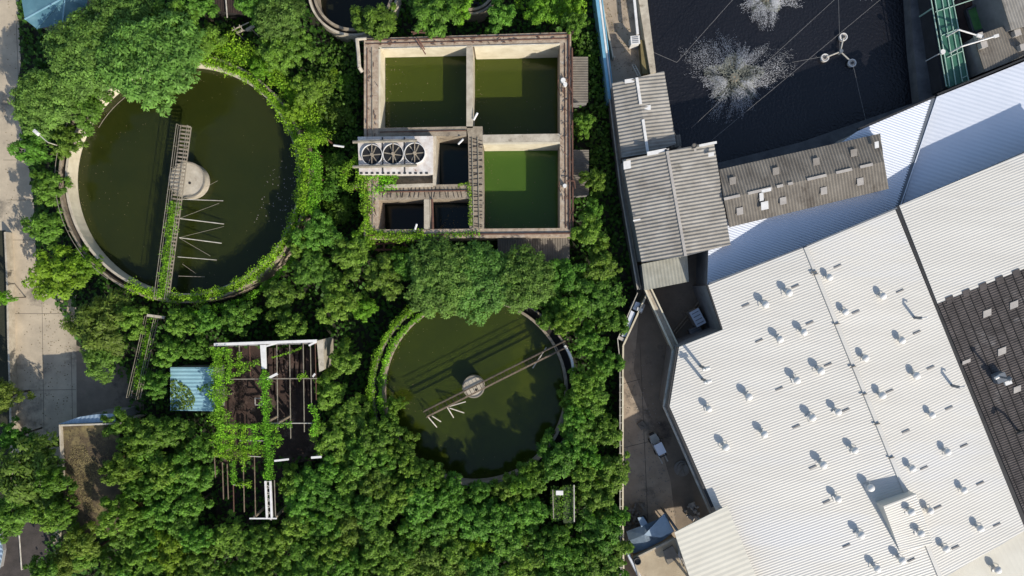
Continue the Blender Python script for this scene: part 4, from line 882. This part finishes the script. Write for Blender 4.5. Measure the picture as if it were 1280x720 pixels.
for lb, pts in (('white pole lamp arm reaching right from the green canopy, upper of two', ((1198, 37), (1221, 44))), ('long white pole lamp arm reaching right from the green canopy, lower of two', ((1202, 58), (1242, 46)))):
    t = thing('lamp_arm', lb, 'lamp', P(*pts[0], 0)); a, b2 = P(*pts[0], 5.5), P(*pts[1], 5.5); bb = BM(); tube(bb, a, b2, .09); tube(bb, (a.x, a.y, 0), a, .1); obj('pole', bb, 'white_paint', t); obj('lamp_head', beam(BM(), b2, b2 + (b2 - a).normalized() * .6, .35, .2), 'white_paint', t)
for lb, x, y in (('square white vent box on the brown roof, lower one by the lamp arm', 1230, 56), ('pale vent box on the brown roof edge at the upper lamp head', 1225, 45), ('pale box at the foot of the top right grey roof', 1272, 41), ('pale box at the right edge above the pale blue roof', 1279, 59)):
    t = thing('vent_box', lb, 'vent box', P(x, y, 4.5)); obj('box', pprism([(x - 4, y - 3), (x + 3, y - 5), (x + 5, y + 2), (x - 2, y + 4)], 5.1, 4.4), 'patch', t); obj('lid', pprism([(x - 4.4, y - 3.2), (x + 3.2, y - 5.4), (x + 5.4, y + 2.2), (x - 2.2, y + 4.4)], 5.2, 5.1), 'patch', t)
t = thing('post_lamp', 'small white lamp at the left edge of the green canopy', 'lamp', P(1180, 65, 0)); obj('head', disc(BM(), P(1179, 64.5, 4), .3, 3.8, 4, 12), 'white_paint', t); obj('post', tube(BM(), (*P(1179, 64.5, 4)[:2], 0), P(1179, 64.5, 3.8), .07), 'white_paint', t)
# ================================================================== fence line and yard
t = thing('blue_fence', 'light blue and white sheet fence running down from the top edge', 'fence', P(750, 60, 0)); bb = BM()
obj('panel', pprism([(737, -60), (741, -60), (764, 124), (760.5, 124)], 3.0, 0), 'blue_paint', t); obj('capping', pprism([(741.4, -60), (744, -60), (766.5, 122), (764.4, 122)], 2.7, 0), 'white_paint', t)
obj('post', pprism([(745, -60), (746.5, -60), (768, 122), (767, 122)], 2.2, 0), 'blue_paint', t)
t = thing('boundary_fence', 'dark boundary fence with thin rails along the grey roofs', 'fence', P(785, 260, 0)); bb = BM(); z = 3.2
for dx, m in ((0, 'pale_rail'), (4, 'thin_rail')):
    bb = BM(); beam(bb, P(762 + dx, 124, z), P(776 + dx, 240, z), .12, .12); beam(bb, P(776 + dx, 240, z), P(797 + dx, 362, z), .12, .12); obj('rail', bb, m, t)
obj('panel', pprism([(763, 125), (765.5, 125), (780, 240), (800, 362), (797.5, 362), (777, 240)], 2.6, 0), 'wall_grey', t)
t = thing('boundary_wall', 'long pale railed boundary wall between the forest and the asphalt yard', 'wall', P(776, 560, 0)); z = 3.0
seg = [(797, 366), (772, 424), (775, 452), (775, 640), (777, 762)]
bb = BM()
for a, b2 in zip(seg[:-1], seg[1:]): beam(bb, P(*a, z) , P(*b2, z), .1, .1)
obj('rail', bb, 'pale_rail', t); bb = BM(); seg2 = [(808, 369), (779, 432), (778.5, 470), (778.5, 640), (780, 762)]
for a, b2 in zip(seg2[:-1], seg2[1:]): beam(bb, P(*a, z), P(*b2, z), .2, .12)
obj('coping', bb, 'cream_wall', t); bb = BM()
for a, b2 in zip(seg2[:-1], seg2[1:]): beam(bb, P(*a, z) - Vector((0, 0, 1.55)), P(*b2, z) - Vector((0, 0, 1.55)), .14, 2.9)
obj('wall', bb, 'weathered_concrete', t); bb = BM()
for k in range(28):
    y = 462 + k * 9.5; beam(bb, P(774, y, z), P(779, y, z), .07, .07); 
obj('bracket', bb, 'pale_rail', t)
t = thing('white_lean_to', 'narrow white sheet canopy against the boundary wall, lower left of the small grey roof', 'canopy', P(784, 405, 0)); obj('roof', pprism([(789, 388), (794, 391), (783, 422), (777, 420)], 2.8, 2.7), 'bluewhite_roof', t); obj('post', beam(BM(), P(784, 405, 2.7), (*P(784, 405, 2.7)[:2], 0), .15, .15), 'thin_rail', t); obj('ledge', pprism([(774, 420), (781, 423), (780, 427), (773, 424)], 2.9, 2.5), 'patch', t)
t = thing('white_tank_box', 'white box cluster at the top of the slanting boundary wall', 'box', P(799, 382, 0)); obj('box', pprism([(795, 377), (801, 379), (796, 389), (791, 386)], 2.6, 0), 'bluewhite_roof', t); obj('box', pprism([(803, 379), (807, 381), (802, 392), (798, 389)], 2.4, 0), 'patch', t); obj('lid', pprism([(797, 384), (804, 386), (802, 390), (796, 388)], 3, 2.6), 'white_paint', t)
t = thing('channel_wall', 'pair of pale parallel walls slanting across the dark yard', 'wall', P(828, 400, 0)); z = 4.2
bb = BM(); beam(bb, P(806, 361, z), P(841, 438, z), .22, .3); obj('coping', bb, 'cream_wall', t); bb = BM(); beam(bb, P(814, 361, z), P(848, 433, z), .16, .3); obj('coping', bb, 'cream_wall', t); bb = BM(); beam(bb, P(810, 361, z - .4), P(845, 436, z - .4), .5, .3); beam(bb, P(806.5, 361, z - 2.2), P(841.5, 438, z - 2.2), .15, 3.6); obj('channel', bb, 'pale_concrete', t)
bb = BM()
# yard units
def boxy(name, label, cat, cx, cy, w, l, ang, z0, z1, m, lidm=None, extra=None):
    c = P(cx, cy, z1); t = thing(name, label, cat, (c.x, c.y, z0)); a = math.radians(ang); ux = Vector((math.cos(a), math.sin(a), 0)); uy = Vector((-ux.y, ux.x, 0))
    def q(hw, hl, z): return [Vector((c.x, c.y, 0)) + ux * (hw * i) + uy * (hl * j) + Vector((0, 0, z)) for i, j in ((-1, -1), (1, -1), (1, 1), (-1, 1))]
    obj('body', prism(BM(), q(w / 2, l / 2, z1), z0), m, t); obj('lid', prism(BM(), q(w / 2 + .06, l / 2 + .06, z1 + .08), z1), lidm or m, t)
    bb = BM()
    for k in range(4): prism(bb, [p + ux * 0 + uy * (l * (-.36 + .24 * k)) for p in q(w * .38, .04, z1 + .12)], z1 + .08)
    obj('ribs', bb, 'gutter_grey', t); return t
boxy('chiller', 'white rectangular chiller box in the dark courtyard', 'chiller', 872, 397, 1.15, 1.9, 28, .02, 2.2, 'patch', 'bluewhite_roof')
boxy('chiller', 'dim grey low box below the white chiller in the courtyard', 'chiller', 870, 415, 1.4, 1.1, 24, .02, 1.2, 'wall_grey', 'wall_grey')
bb = BM(); tube(bb, P(878, 372, .6), P(842, 415, .6), .1); tube(bb, P(881, 374, .6), P(845, 417, .6), .07)
meta(obj('pipe', bb, 'weathered_concrete', None, P(860, 395, .6)), 'pair of dim pipes crossing the dark courtyard floor', 'pipes')
boxy('wall_box', 'small white box with a lid against the pond wall at the top', 'box', 794, 50, 1.0, .9, 5, .02, 1.8, 'white_paint')
t = thing('ladder', 'short metal ladder lying against the small grey gable roof', 'ladder', P(795, 88, 0)); bb = BM(); a, b2 = P(792, 81, 1.5), P(799, 95, 3.5)
for off in (-.18, .18): beam(bb, a + Vector((off, 0, 0)), b2 + Vector((off, 0, 0)), .06, .06)
for k in range(7): p = a.lerp(b2, k / 6); beam(bb, p - Vector((.18, 0, 0)), p + Vector((.18, 0, 0)), .05, .05)
obj('frame', bb, 'pale_rail', t)
# low wall pieces in the top yard
t = thing('low_wall', 'thin angled low wall in the tan yard beside the blue fence', 'wall', P(760, 40, 0)); bb = BM(); beam(bb, P(753, 8, .5), P(766, 74, .5), .18, 1.0); beam(bb, P(766, 74, .5), P(768, 72, .5), .18, 1.0); obj('wall', bb, 'pale_concrete', t)
# forklift
def forklift(cx, cy, ang):
    c = P(cx, cy, 0); t = thing('forklift', 'forklift with a white roof and two long forks in the asphalt yard', 'forklift', c); a = math.radians(ang); F_ = Vector((math.cos(a), math.sin(a), 0)); S_ = Vector((-F_.y, F_.x, 0))
    def bx(f0, f1, s0, s1, z0, z1, bm=None): return prism(bm or BM(), [Vector((c.x, c.y, z1)) + F_ * f + S_ * s for f, s in ((f0, s0), (f1, s0), (f1, s1), (f0, s1))], z0)
    b = bx(-1.5, .55, -.55, .55, .25, 1.0); bx(-1.95, -1.5, -.45, .45, .3, 1.15, b); obj('body', b, 'fork_yellow', t)
    b = bx(-2.1, -1.95, -.3, .3, .35, 1.0); obj('counterweight', b, 'dark_metal', t)
    b = bx(-1.0, .4, -.52, .52, 2.12, 2.2); g = obj('overhead_guard', b, 'bluewhite_roof', t); bb = BM()
    for f, s in ((-.95, -.47), (-.95, .47), (.4, -.47), (.4, .47)): beam(bb, Vector((c.x, c.y, 1.0)) + F_ * f + S_ * s, Vector((c.x, c.y, 2.12)) + F_ * f + S_ * s, .07, .07)
    obj('guard_post', bb, 'dark_metal', t)
    b = BM(); 
    for s in (-.4, .4): bx(.6, .75, s - .06, s + .06, .05, 2.3, b)
    bx(.62, .72, -.34, .34, 2.0, 2.15, b); obj('mast', b, 'dark_metal', t); obj('carriage', bx(.78, .86, -.5, .5, .1, .7), 'pale_rail', t)
    for s in (-.36, .36): obj('fork', bx(.87, 2.1, s - .08, s + .08, .08, .16), 'pale_rail', t)
    for f in (-1.2, .35):
        for s in (-.56, .56):
            w = Vector((c.x, c.y, .3)) + F_ * f + S_ * s; obj('wheel', tube(BM(), w - S_ * .1, w + S_ * .1, .3, n=16), 'black_rubber', t)
    obj('seat', bx(-.75, -.25, -.25, .25, 1.0, 1.25), 'black_rubber', t)
forklift(822, 559, -64)
t = thing('tarp_heap', 'low rounded brown heap by the warehouse wall, right of the forklift', 'heap', P(852, 585, 0)); bb = BM(); c = P(852, 585, 0)
for k in range(3): disc(bb, (c.x + .1 * k, c.y + .05 * k), 1.0 - .25 * k, .25 * k, .25 * k + .25, 14)
obj('pile', bb, 'patch_brown', t); bb = BM(); tube(bb, c + Vector((-.6, -.7, .8)), c + Vector((.3, .8, .8)), .05); tube(bb, c + Vector((.3, -.8, .8)), c + Vector((-.3, .8, .8)), .05); obj('strap', bb, 'thin_rail', t)
t = thing('scrap_bundle', 'pale crumpled bundle in the dark corner by the cream roof', 'bundle', P(864, 638, 0)); bb = BM(); c = P(864, 638, 0)
for k in range(16): a = random.uniform(0, 6.28); p = c + Vector((math.cos(a) * .6, math.sin(a) * .8, .3)); beam(bb, p, p + Vector((random.uniform(-.6, .6), random.uniform(-.6, .6), random.uniform(.1, .8))), random.uniform(.1, .5), random.uniform(.1, .4))
obj('sacks', bb, 'patch', t); bb = BM(); disc(bb, c, .7, .02, .5, 10); obj('base', bb, 'brown_roof', t)
t = thing('steel_plate', 'small dark square plate on the sunlit yard edge, beside the fence', 'plate', P(802, 531, 0)); obj('plate', pprism([(796, 530), (803, 526), (809, 533), (802, 538)], .35, .03), 'brown_roof', t); obj('handle', beam(BM(), P(800, 531, .4), P(805, 533, .4), .08, .06), 'dark_metal', t)
t = thing('cloth_canopy', 'pale blue sagging canopy above the tan flat roof', 'canopy', P(812, 665, 0))
pts3 = [[(783, 664, 2.6), (806, 656, 2.9), (820, 650, 3.0), (832, 641, 3.2)], [(786, 676, 2.9), (806, 668, 3.3), (825, 662, 3.1), (838, 655, 3.3)], [(792, 692, 2.8), (808, 686, 3.1), (828, 676, 3.2), (843, 664, 3.5)]]
bb = BM(); g = [[bb.verts.new(P(*p)) for p in row] for row in pts3]
for i in range(2):
    for j in range(3): bb.faces.new((g[i][j], g[i][j + 1], g[i + 1][j + 1], g[i + 1][j]))
bmesh.ops.solidify(bb, geom=bb.faces[:], thickness=.06); obj('cloth', bb, 'bluegrey_sheet', t)
obj('cloth', prism(BM(), [P(805, 669, 3.75), P(830, 642, 3.75), P(842, 664, 3.7), (P(826, 672, 3.7))], thick=.05), 'bluegrey_sheet', t)
obj('loose_sheet', prism(BM(), [P(797, 647, 2.9), P(804, 646, 2.9), P(812, 658, 2.9), P(802, 660, 2.9)], thick=.05), 'bluegrey_sheet', t)
bb = BM()
for x, y in ((785, 668), (832, 643), (794, 690), (840, 664)): beam(bb, P(x, y, 2.6), (*P(x, y, 2.6)[:2], 0), .1, .1)
obj('post', bb, 'thin_rail', t)
t = thing('tan_roofed_hut', 'tan stained flat roof with a low parapet at the bottom edge', 'building', P(832, 705, 0))
obj('roof', pprism([(793, 698), (843, 673), (875, 740), (870, 775), (815, 775)], 3.4, 0), 'tan_slab', t)
bb = BM(); 
for a, b2 in (((792, 697.5), (843, 672.5)), ((792, 697.5), (815, 775)), ((844, 673), (880, 760))): beam(bb, P(*a, 3.5), P(*b2, 3.5), .2, .5)
obj('parapet', bb, 'pale_concrete', t); obj('hatch', pprism([(829, 689), (841, 682), (849, 697), (835, 706)], 3.62, 3.4), 'brown_roof', t)
bb = BM()
for k in range(26): x = random.uniform(846, 862); y = random.uniform(680, 712); beam(bb, P(x, y, 3.6), P(x + random.uniform(1, 5), y + random.uniform(5, 12), 3.7), .1, .06)
obj('sticks', bb, 'patch', t); obj('bent_pipe', path(BM(), [P(781, 682, 3.4), P(787, 697, 3.4), P(800, 722, 3.4), P(812, 750, 3.4)], .2), 'bluewhite_roof', t)
t = thing('bucket', 'small dark round bucket on the corner of the tan flat roof', 'bucket', P(797, 702, 3.4)); c = P(797, 702, 4.1); obj('wall', ring(BM(), c, .36, .44, 3.4, 4.1, n=20), 'dark_metal', t); obj('contents', disc(BM(), c, .35, 3.4, 3.75, 16), 'brown_roof', t)
t = thing('junk_pile', 'dark jumble of junk beside the boundary wall above the canopy', 'junk', P(790, 645, 0)); bb = BM()
for k in range(40): p = P(random.uniform(782, 802), random.uniform(628, 660), random.uniform(.1, 1.0)); beam(bb, p, p + Vector((random.uniform(-.8, .8), random.uniform(-.8, .8), random.uniform(0, .4))), random.uniform(.05, .35), random.uniform(.05, .3))
obj('scraps', bb, 'brown_roof', t); obj('drum', disc(BM(), P(806, 650, .9), .3, 0, .9, 14), 'dark_metal', t)
# ================================================================== vegetation
def solid(w, pad=0.0):
    """world position lies inside a tank or building"""
    if (Vector((w.x, w.y)) - Vector(cA)).length < rA + 1.3: return True
    if (Vector((w.x, w.y)) - Vector(cB)).length < rB + 1.6: return True
    if (Vector((w.x, w.y)) - Vector((cT.x, cT.y))).length < 5.4: return True
    x, y = w.x * 10 + 640, 360 - w.y * 10
    if 462 < x < 712 and 58 < y < 296: return True
    if 282 < x < 396 and 436 < y < 570: return True
    if 78 < x < 158 and 518 < y < 665: return True
    return False
patch('undergrowth', 'low dark leafy undergrowth covering the forest floor', [(20, -40), (742, -40), (758, 120), (772, 240), (792, 360), (770, 430), (770, 760), (40, 760), (60, 660), (160, 640), (160, 480), (100, 430), (50, 350), (34, 180)], .15, 9, .55, 'leaf_dark', .45, excl=solid)
patch('grassy_creeper', 'bright creeper carpet at the top edge above the basins', [(640, -20), (735, -20), (733, 22), (726, 30), (700, 18), (690, 30), (676, 26), (664, 14), (645, 10)], 2.2, 36, .3, 'leaf_vine', .2)
patch('grassy_creeper', 'mid green low cover right of the basins along the blue fence', [(718, 40), (748, 40), (756, 120), (765, 240), (738, 245), (738, 130), (718, 66)], 1.2, 18, .4, 'leaf_dark', .4)
patch('grassy_creeper', 'dark hedge cover between the largest tank and the basins', [(385, 60), (448, 50), (448, 200), (405, 170), (385, 165)], 1.5, 16, .4, 'leaf_dark', .5)
def exroad(w):
    x = w.x * 10 + 640; return random.random() > (.25 + .75 * (abs(x - 30) / 30) ** 2)
patch('leaf_litter', 'brown fallen leaves scattered over the concrete road', [(6, 0), (22, 0), (26, 80), (20, 130), (34, 180), (44, 250), (46, 345), (94, 352), (92, 545), (14, 560), (8, 290)], .03, 3, .16, 'moss', .01, cat='leaf litter', excl=exroad)
patch('leaf_litter', 'small scraps and leaves scattered over the asphalt yard', [(784, 440), (812, 440), (835, 600), (850, 650), (784, 650)], .04, 3.5, .2, 'patch_brown', .01, cat='litter')
patch('leaf_litter', 'small scraps in the tan yard beside the blue fence', [(752, 0), (786, 0), (800, 90), (770, 100)], .04, 4, .18, 'moss', .01, cat='litter')
patch('verge_weeds', 'low weeds along the right edge of the concrete road', [(20, 0), (32, 0), (36, 90), (30, 140), (46, 190), (58, 260), (56, 345), (46, 345), (44, 250), (32, 180), (18, 130), (26, 80)], .1, 16, .3, 'leaf_dark', .15)
T = tree
# upper left
T('fine', 190, 76, 66, 'broad fine leaved tree overhanging the northern water of the largest tank'); T('fine', 112, 70, 58, 'broad fine leaved tree just below the teal roof')
T('fine', 60, 128, 46, 'wide dark green tree beside the road, above the street lamp'); T('forest', 110, 135, 30, 'leafy tree touching the cream wall at the north west of the largest tank')
T('forest', 42, 185, 28, 'leafy tree around the white street lamp'); T('forest', 62, 232, 27, 'leafy tree between road and largest tank, at the height of its column'); T('forest', 58, 285, 27, 'leafy tree between road and largest tank, below its column')
T('forest', 84, 178, 24, 'small leafy tree hugging the western rim of the largest tank'); T('bright', 72, 345, 38, 'bright yellow green tree bulging over the concrete road'); T('bright', 108, 330, 24, 'small yellow green tree by the lower left rim of the largest tank')
T('olive', 125, 405, 42, 'olive brown tree between the concrete road and the narrow walkway'); T('olive', 128, 445, 32, 'dusky olive tree shading the road verge above the mossy roof'); T('forest', 165, 400, 22, 'small tree at the upper end of the narrow walkway')
T('fine', 150, 22, 44, 'dense fine leaved tree right of the teal roof'); T('forest', 215, 28, 36, 'leafy tree at the top edge left of the dark brown shed'); T('forest', 250, 55, 28, 'leafy tree above the bright bank north of the largest tank'); T('forest', 245, 8, 26, 'leafy tree against the dark brown shed at the top edge')
T('forest', 318, 8, 26, 'leafy tree right of the dark brown shed at the top edge'); T('fine', 350, 25, 34, 'fine leaved tree left of the dark round tank'); T('forest', 348, 66, 30, 'leafy tree below the pale broken handrail'); T('forest', 375, 60, 26, 'leafy tree under the rim of the dark round tank')
T('forest', 386, 112, 24, 'leafy tree behind the north eastern rim of the largest tank'); T('bright', 368, 140, 16, 'small bright tree on the eastern rim of the largest tank'); T('bright', 325, 88, 16, 'small bright tree on the creeper bank above the largest tank')
T('forest', 470, 28, 32, 'leafy tree between the dark round tank and the basins'); T('forest', 542, 18, 36, 'rounded tree above the upper left basin'); T('bright', 575, 12, 20, 'small bright tree next to the small round tank'); T('forest', 625, 20, 22, 'dark tree above the middle of the basins'); T('bright', 680, 12, 26, 'bright tree at the top edge above the right basin'); T('forest', 718, 32, 18, 'small tree by the north east basin corner'); T('bright', 715, 8, 18, 'small bright tree beside the blue fence at the top edge')
T('brightshrub', 412, 98, 14, 'left bright shrub between the dark round tank and the basins'); T('brightshrub', 430, 104, 14, 'right bright shrub between the dark round tank and the basins')
for x, y, lb in ((405, 130, 'upper dim shrub left of the basins'), (425, 145, 'dim shrub left of the basins above the cooling unit'), (395, 160, 'dim shrub right of the largest tank rim'), (418, 205, 'shrub inside the creeper clad pipe rack'), (412, 235, 'shrub below the creeper clad pipe rack'), (425, 262, 'shrub left of the lower dark basin')): T('shrub', x, y, 19, lb)
T('forest', 735, 290, 24, 'lit tree by the south east basin corner'); T('forest', 742, 225, 18, 'dim tree right of the lower green basin'); T('forest', 730, 155, 16, 'dim tree between the two eastern lean-to roofs'); T('forest', 752, 330, 26, 'leafy tree at the narrowing of the boundary fence'); T('forest', 740, 262, 16, 'small lit tree below the eastern lean-to roof')
# middle
mid = [(398, 290, 30, 'right of the south eastern rim of the largest tank'), (438, 318, 30, 'left of the rusty landing frame'), (478, 345, 30, 'left of the broad pale green trees'), (392, 335, 32, 'below the eastern rim of the largest tank'), (350, 372, 28, 'under the southern rim of the largest tank'), (300, 395, 24, 'above the white beam of the ruin'), (422, 378, 30, 'above the bright green round tank rim, left side'), (455, 385, 18, 'touching the outer creeper of the bright green tank'), (230, 405, 24, 'right of the walkway crossbar'), (262, 400, 20, 'between walkway and ruin'), (212, 440, 22, 'above the blue shed'), (195, 480, 20, 'left of the blue shed'), (248, 435, 18, 'just above the blue shed ridge'), (430, 450, 24, 'right of the ruin end wall'), (412, 490, 24, 'right of the middle of the ruin'), (440, 520, 30, 'south west of the bright green tank'), (475, 545, 28, 'below left of the bright green tank'), (495, 505, 14, 'overhanging the south western rim of the bright green tank'), (365, 405, 22, 'above the ruin end wall'), (455, 300, 18, 'by the creeper corner of the basins'), (372, 305, 18, 'on the south eastern rim of the largest tank'), (505, 330, 22, 'between the landing frame and the pale green trees')]
for x, y, r, lb in mid: T('bright' if lb.startswith(('touching', 'by the creeper')) else 'forest', x, y, r, 'leafy tree ' + lb)
T('fine', 552, 346, 50, 'left of the broad pale green trees between basins and bright green tank', kk=0); T('fine', 606, 352, 50, 'middle of the broad pale green trees between basins and bright green tank', kk=1); T('fine', 655, 350, 42, 'right of the broad pale green trees between basins and bright green tank', kk=0)
for x, y, r, lb in ((705, 345, 28, 'below the southern lean-to roof'), (745, 372, 34, 'at the bend of the boundary fence'), (708, 388, 28, 'above the footbridge end on the bright green tank'), (765, 400, 22, 'against the white lean-to canopy'), (735, 425, 24, 'right of the white curved pipe'), (755, 455, 24, 'beside the boundary wall, east of the bright green tank'), (738, 492, 30, 'east of the bright green tank, by its middle'), (722, 535, 30, 'south east of the bright green tank'), (757, 540, 24, 'against the boundary wall opposite the forklift'), (695, 572, 30, 'overhanging the south eastern water of the bright green tank'), (665, 345, 18, 'among the broad pale trees below the basins')): T('forest', x, y, r, 'leafy tree ' + lb)
for k, (x, y, r) in enumerate(((483, 530, 20), (505, 562, 22), (533, 590, 22), (566, 610, 22), (600, 616, 20), (636, 612, 24), (668, 596, 26), (712, 500, 18), (718, 560, 24), (690, 395, 22), (515, 580, 20), (672, 372, 18))):
    T('forest', x, y, r, 'leafy tree crowding the bright green tank, ' + ('on its south western side', 'further south on that side', 'below its south western arc', 'just left of its southernmost point', 'at its southernmost point', 'just right of its southernmost point', 'on its south eastern arc', 'on its eastern side below the footbridge', 'outside its south eastern arc', 'on its north eastern arc', 'one step behind its south western arc', 'beside the pale trees on its northern arc')[k])
# lower left
T('olive', 40, 590, 50, 'large spreading tree over the road in the lower left'); T('forest', 62, 632, 34, 'leafy tree left of the mossy roof, lower one'); T('forest', 20, 640, 34, 'leafy tree at the left edge near the bottom'); T('forest', 50, 560, 26, 'leafy tree left of the mossy roof, upper one'); T('olive', 6, 495, 24, 'dim tree at the left edge beside the kerb wall'); T('bright', 4, 372, 10, 'small bright tree at the left edge beside the road'); T('forest', 18, 545, 20, 'dim tree below the kerb wall at the left edge')
T('forest', 150, 530, 24, 'leafy tree just right of the narrow lean-to'); T('forest', 215, 540, 26, 'leafy tree below the blue shed'); T('forest', 250, 560, 20, 'leafy tree between the blue shed and the lower ruin')
T('forest', 78, 640, 24, 'leafy tree spilling over the lower left of the mossy roof', tall=1.35); T('forest', 152, 585, 26, 'leafy tree spilling over the right side of the mossy roof, upper one', tall=1.35); T('forest', 150, 640, 26, 'leafy tree spilling over the right side of the mossy roof, lower one', tall=1.35); T('forest', 72, 600, 22, 'leafy tree over the left edge of the mossy roof', tall=1.35); T('olive', 108, 672, 24, 'dim tree over the bottom edge of the mossy roof', tall=1.35)
T('forest', 726, 478, 22, 'leafy tree leaning over the eastern rim of the bright green tank', tall=1.1); T('forest', 720, 518, 20, 'smaller leafy tree leaning over the eastern rim of the bright green tank', tall=1.1); T('forest', 704, 402, 20, 'leafy tree hiding the rim between footbridge end and pale trees', tall=1.1); T('forest', 540, 598, 18, 'leafy tree hiding the south western lip of the bright green tank', tall=1.1); T('forest', 652, 602, 18, 'leafy tree hiding the south eastern lip of the bright green tank', tall=1.1)
# dense forest fill
random.seed(21)
foreg = [(128, 770), (150, 690), (128, 650), (130, 600), (150, 560), (165, 540), (262, 545), (258, 645), (275, 668), (350, 668), (358, 600), (400, 590), (410, 545), (450, 540), (500, 560), (560, 610), (640, 612), (690, 590), (770, 560), (770, 770)]
fp = []
def okf(x, y, r):
    if not inpoly(x, y, foreg) or x + r * .8 > 788: return False
    if (x - 594) ** 2 + (y - 487) ** 2 < (112 + r * .75) ** 2: return False
    if 684 - r * .62 < x < 724 + r * .62 and 604 - r * .6 < y < 656 + r * .6: return False
    if 262 - r * .6 < x < 350 + r * .6 and y < 650 + r * .6: return False
    if x < 160 and y < 670 and x < 135 + r * .6: return False
    for (a, b2, q) in placed[-400:]:
        if (a - x) ** 2 + (b2 - y) ** 2 < (.5 * (q + r)) ** 2: return False
    return True
zones = [(lambda x, y: x < 270, 'dense forest tree between the mossy roof and the lower ruin', 'forest trees left of the ruin'), (lambda x, y: x < 440, 'dense forest tree around the lower end of the ruin', 'forest trees below the ruin'), (lambda x, y: x < 560, 'dense forest tree south west of the bright green round tank', 'forest trees south west of the green tank'), (lambda x, y: x < 680, 'dense forest tree directly south of the bright green round tank', 'forest trees south of the green tank'), (lambda x, y: True, 'dense forest tree between the tiny hut and the boundary wall', 'forest trees by the boundary wall')]
for tries in range(9000):
    r = random.choice((34, 32, 30, 27, 24)) if tries < 5000 else random.uniform(18, 24); x = random.uniform(120, 778); y = random.uniform(500, 750)
    if okf(x, y, r):
        for fz, lb, gr in zones:
            if fz(x, y): break
        kd = 'forest' if random.random() < .9 else ('olive' if random.random() < .6 else 'bright')
        T(kd, x, y, r, lb, gr, kk=random.randrange(12))
T('forest', 55, 712, 22, 'leafy tree at the bottom edge beside the thin grey pole'); T('olive', 85, 705, 26, 'olive tree below the mossy roof at the bottom edge'); T('forest', 112, 690, 24, 'leafy tree under the lower end of the mossy roof')
for arr in PROTO.values():
    for a in arr:
        if not a[3]:
            for ch in list(a[0].children): bpy.data.objects.remove(ch)
            bpy.data.objects.remove(a[0])
print('TREES', len(placed), 'OBJ', len(bpy.data.objects))
# ================================================================== light, camera
sc = bpy.context.scene
el = math.radians(33); hz = Vector((.622, -.783)); sdir = Vector((hz.x * math.cos(el), hz.y * math.cos(el), math.sin(el)))
sun = bpy.data.lights.new('sun', 'SUN'); sun.energy = 4.3; sun.angle = math.radians(.5); sun.color = (1, .94, .84)
so = bpy.data.objects.new('sun', sun); C.objects.link(so); so.rotation_euler = sdir.to_track_quat('Z', 'Y').to_euler(); so.location = (60, -70, 60)
w = bpy.data.worlds.new('World'); sc.world = w; w.use_nodes = True; N = w.node_tree.nodes; L = w.node_tree.links
sky = N.new('ShaderNodeTexSky'); sky.sky_type = 'NISHITA'; sky.sun_disc = False; sky.sun_elevation = el; sky.sun_rotation = math.atan2(hz.x, hz.y)
bg = N['Background']; bg.inputs['Strength'].default_value = .145; L.new(sky.outputs[0], bg.inputs['Color'])
cam = bpy.data.cameras.new('camera'); cam.sensor_width = 36; cam.lens = 18 / (64 / 90); cam.clip_end = 2000; cam.clip_start = 1
co = bpy.data.objects.new('camera', cam); C.objects.link(co); co.location = (0, 0, H); co.rotation_euler = (0, 0, 0); sc.camera = co
sc.view_settings.view_transform = 'Standard'; sc.view_settings.look = 'None'; sc.view_settings.exposure = .26; sc.view_settings.gamma = 1
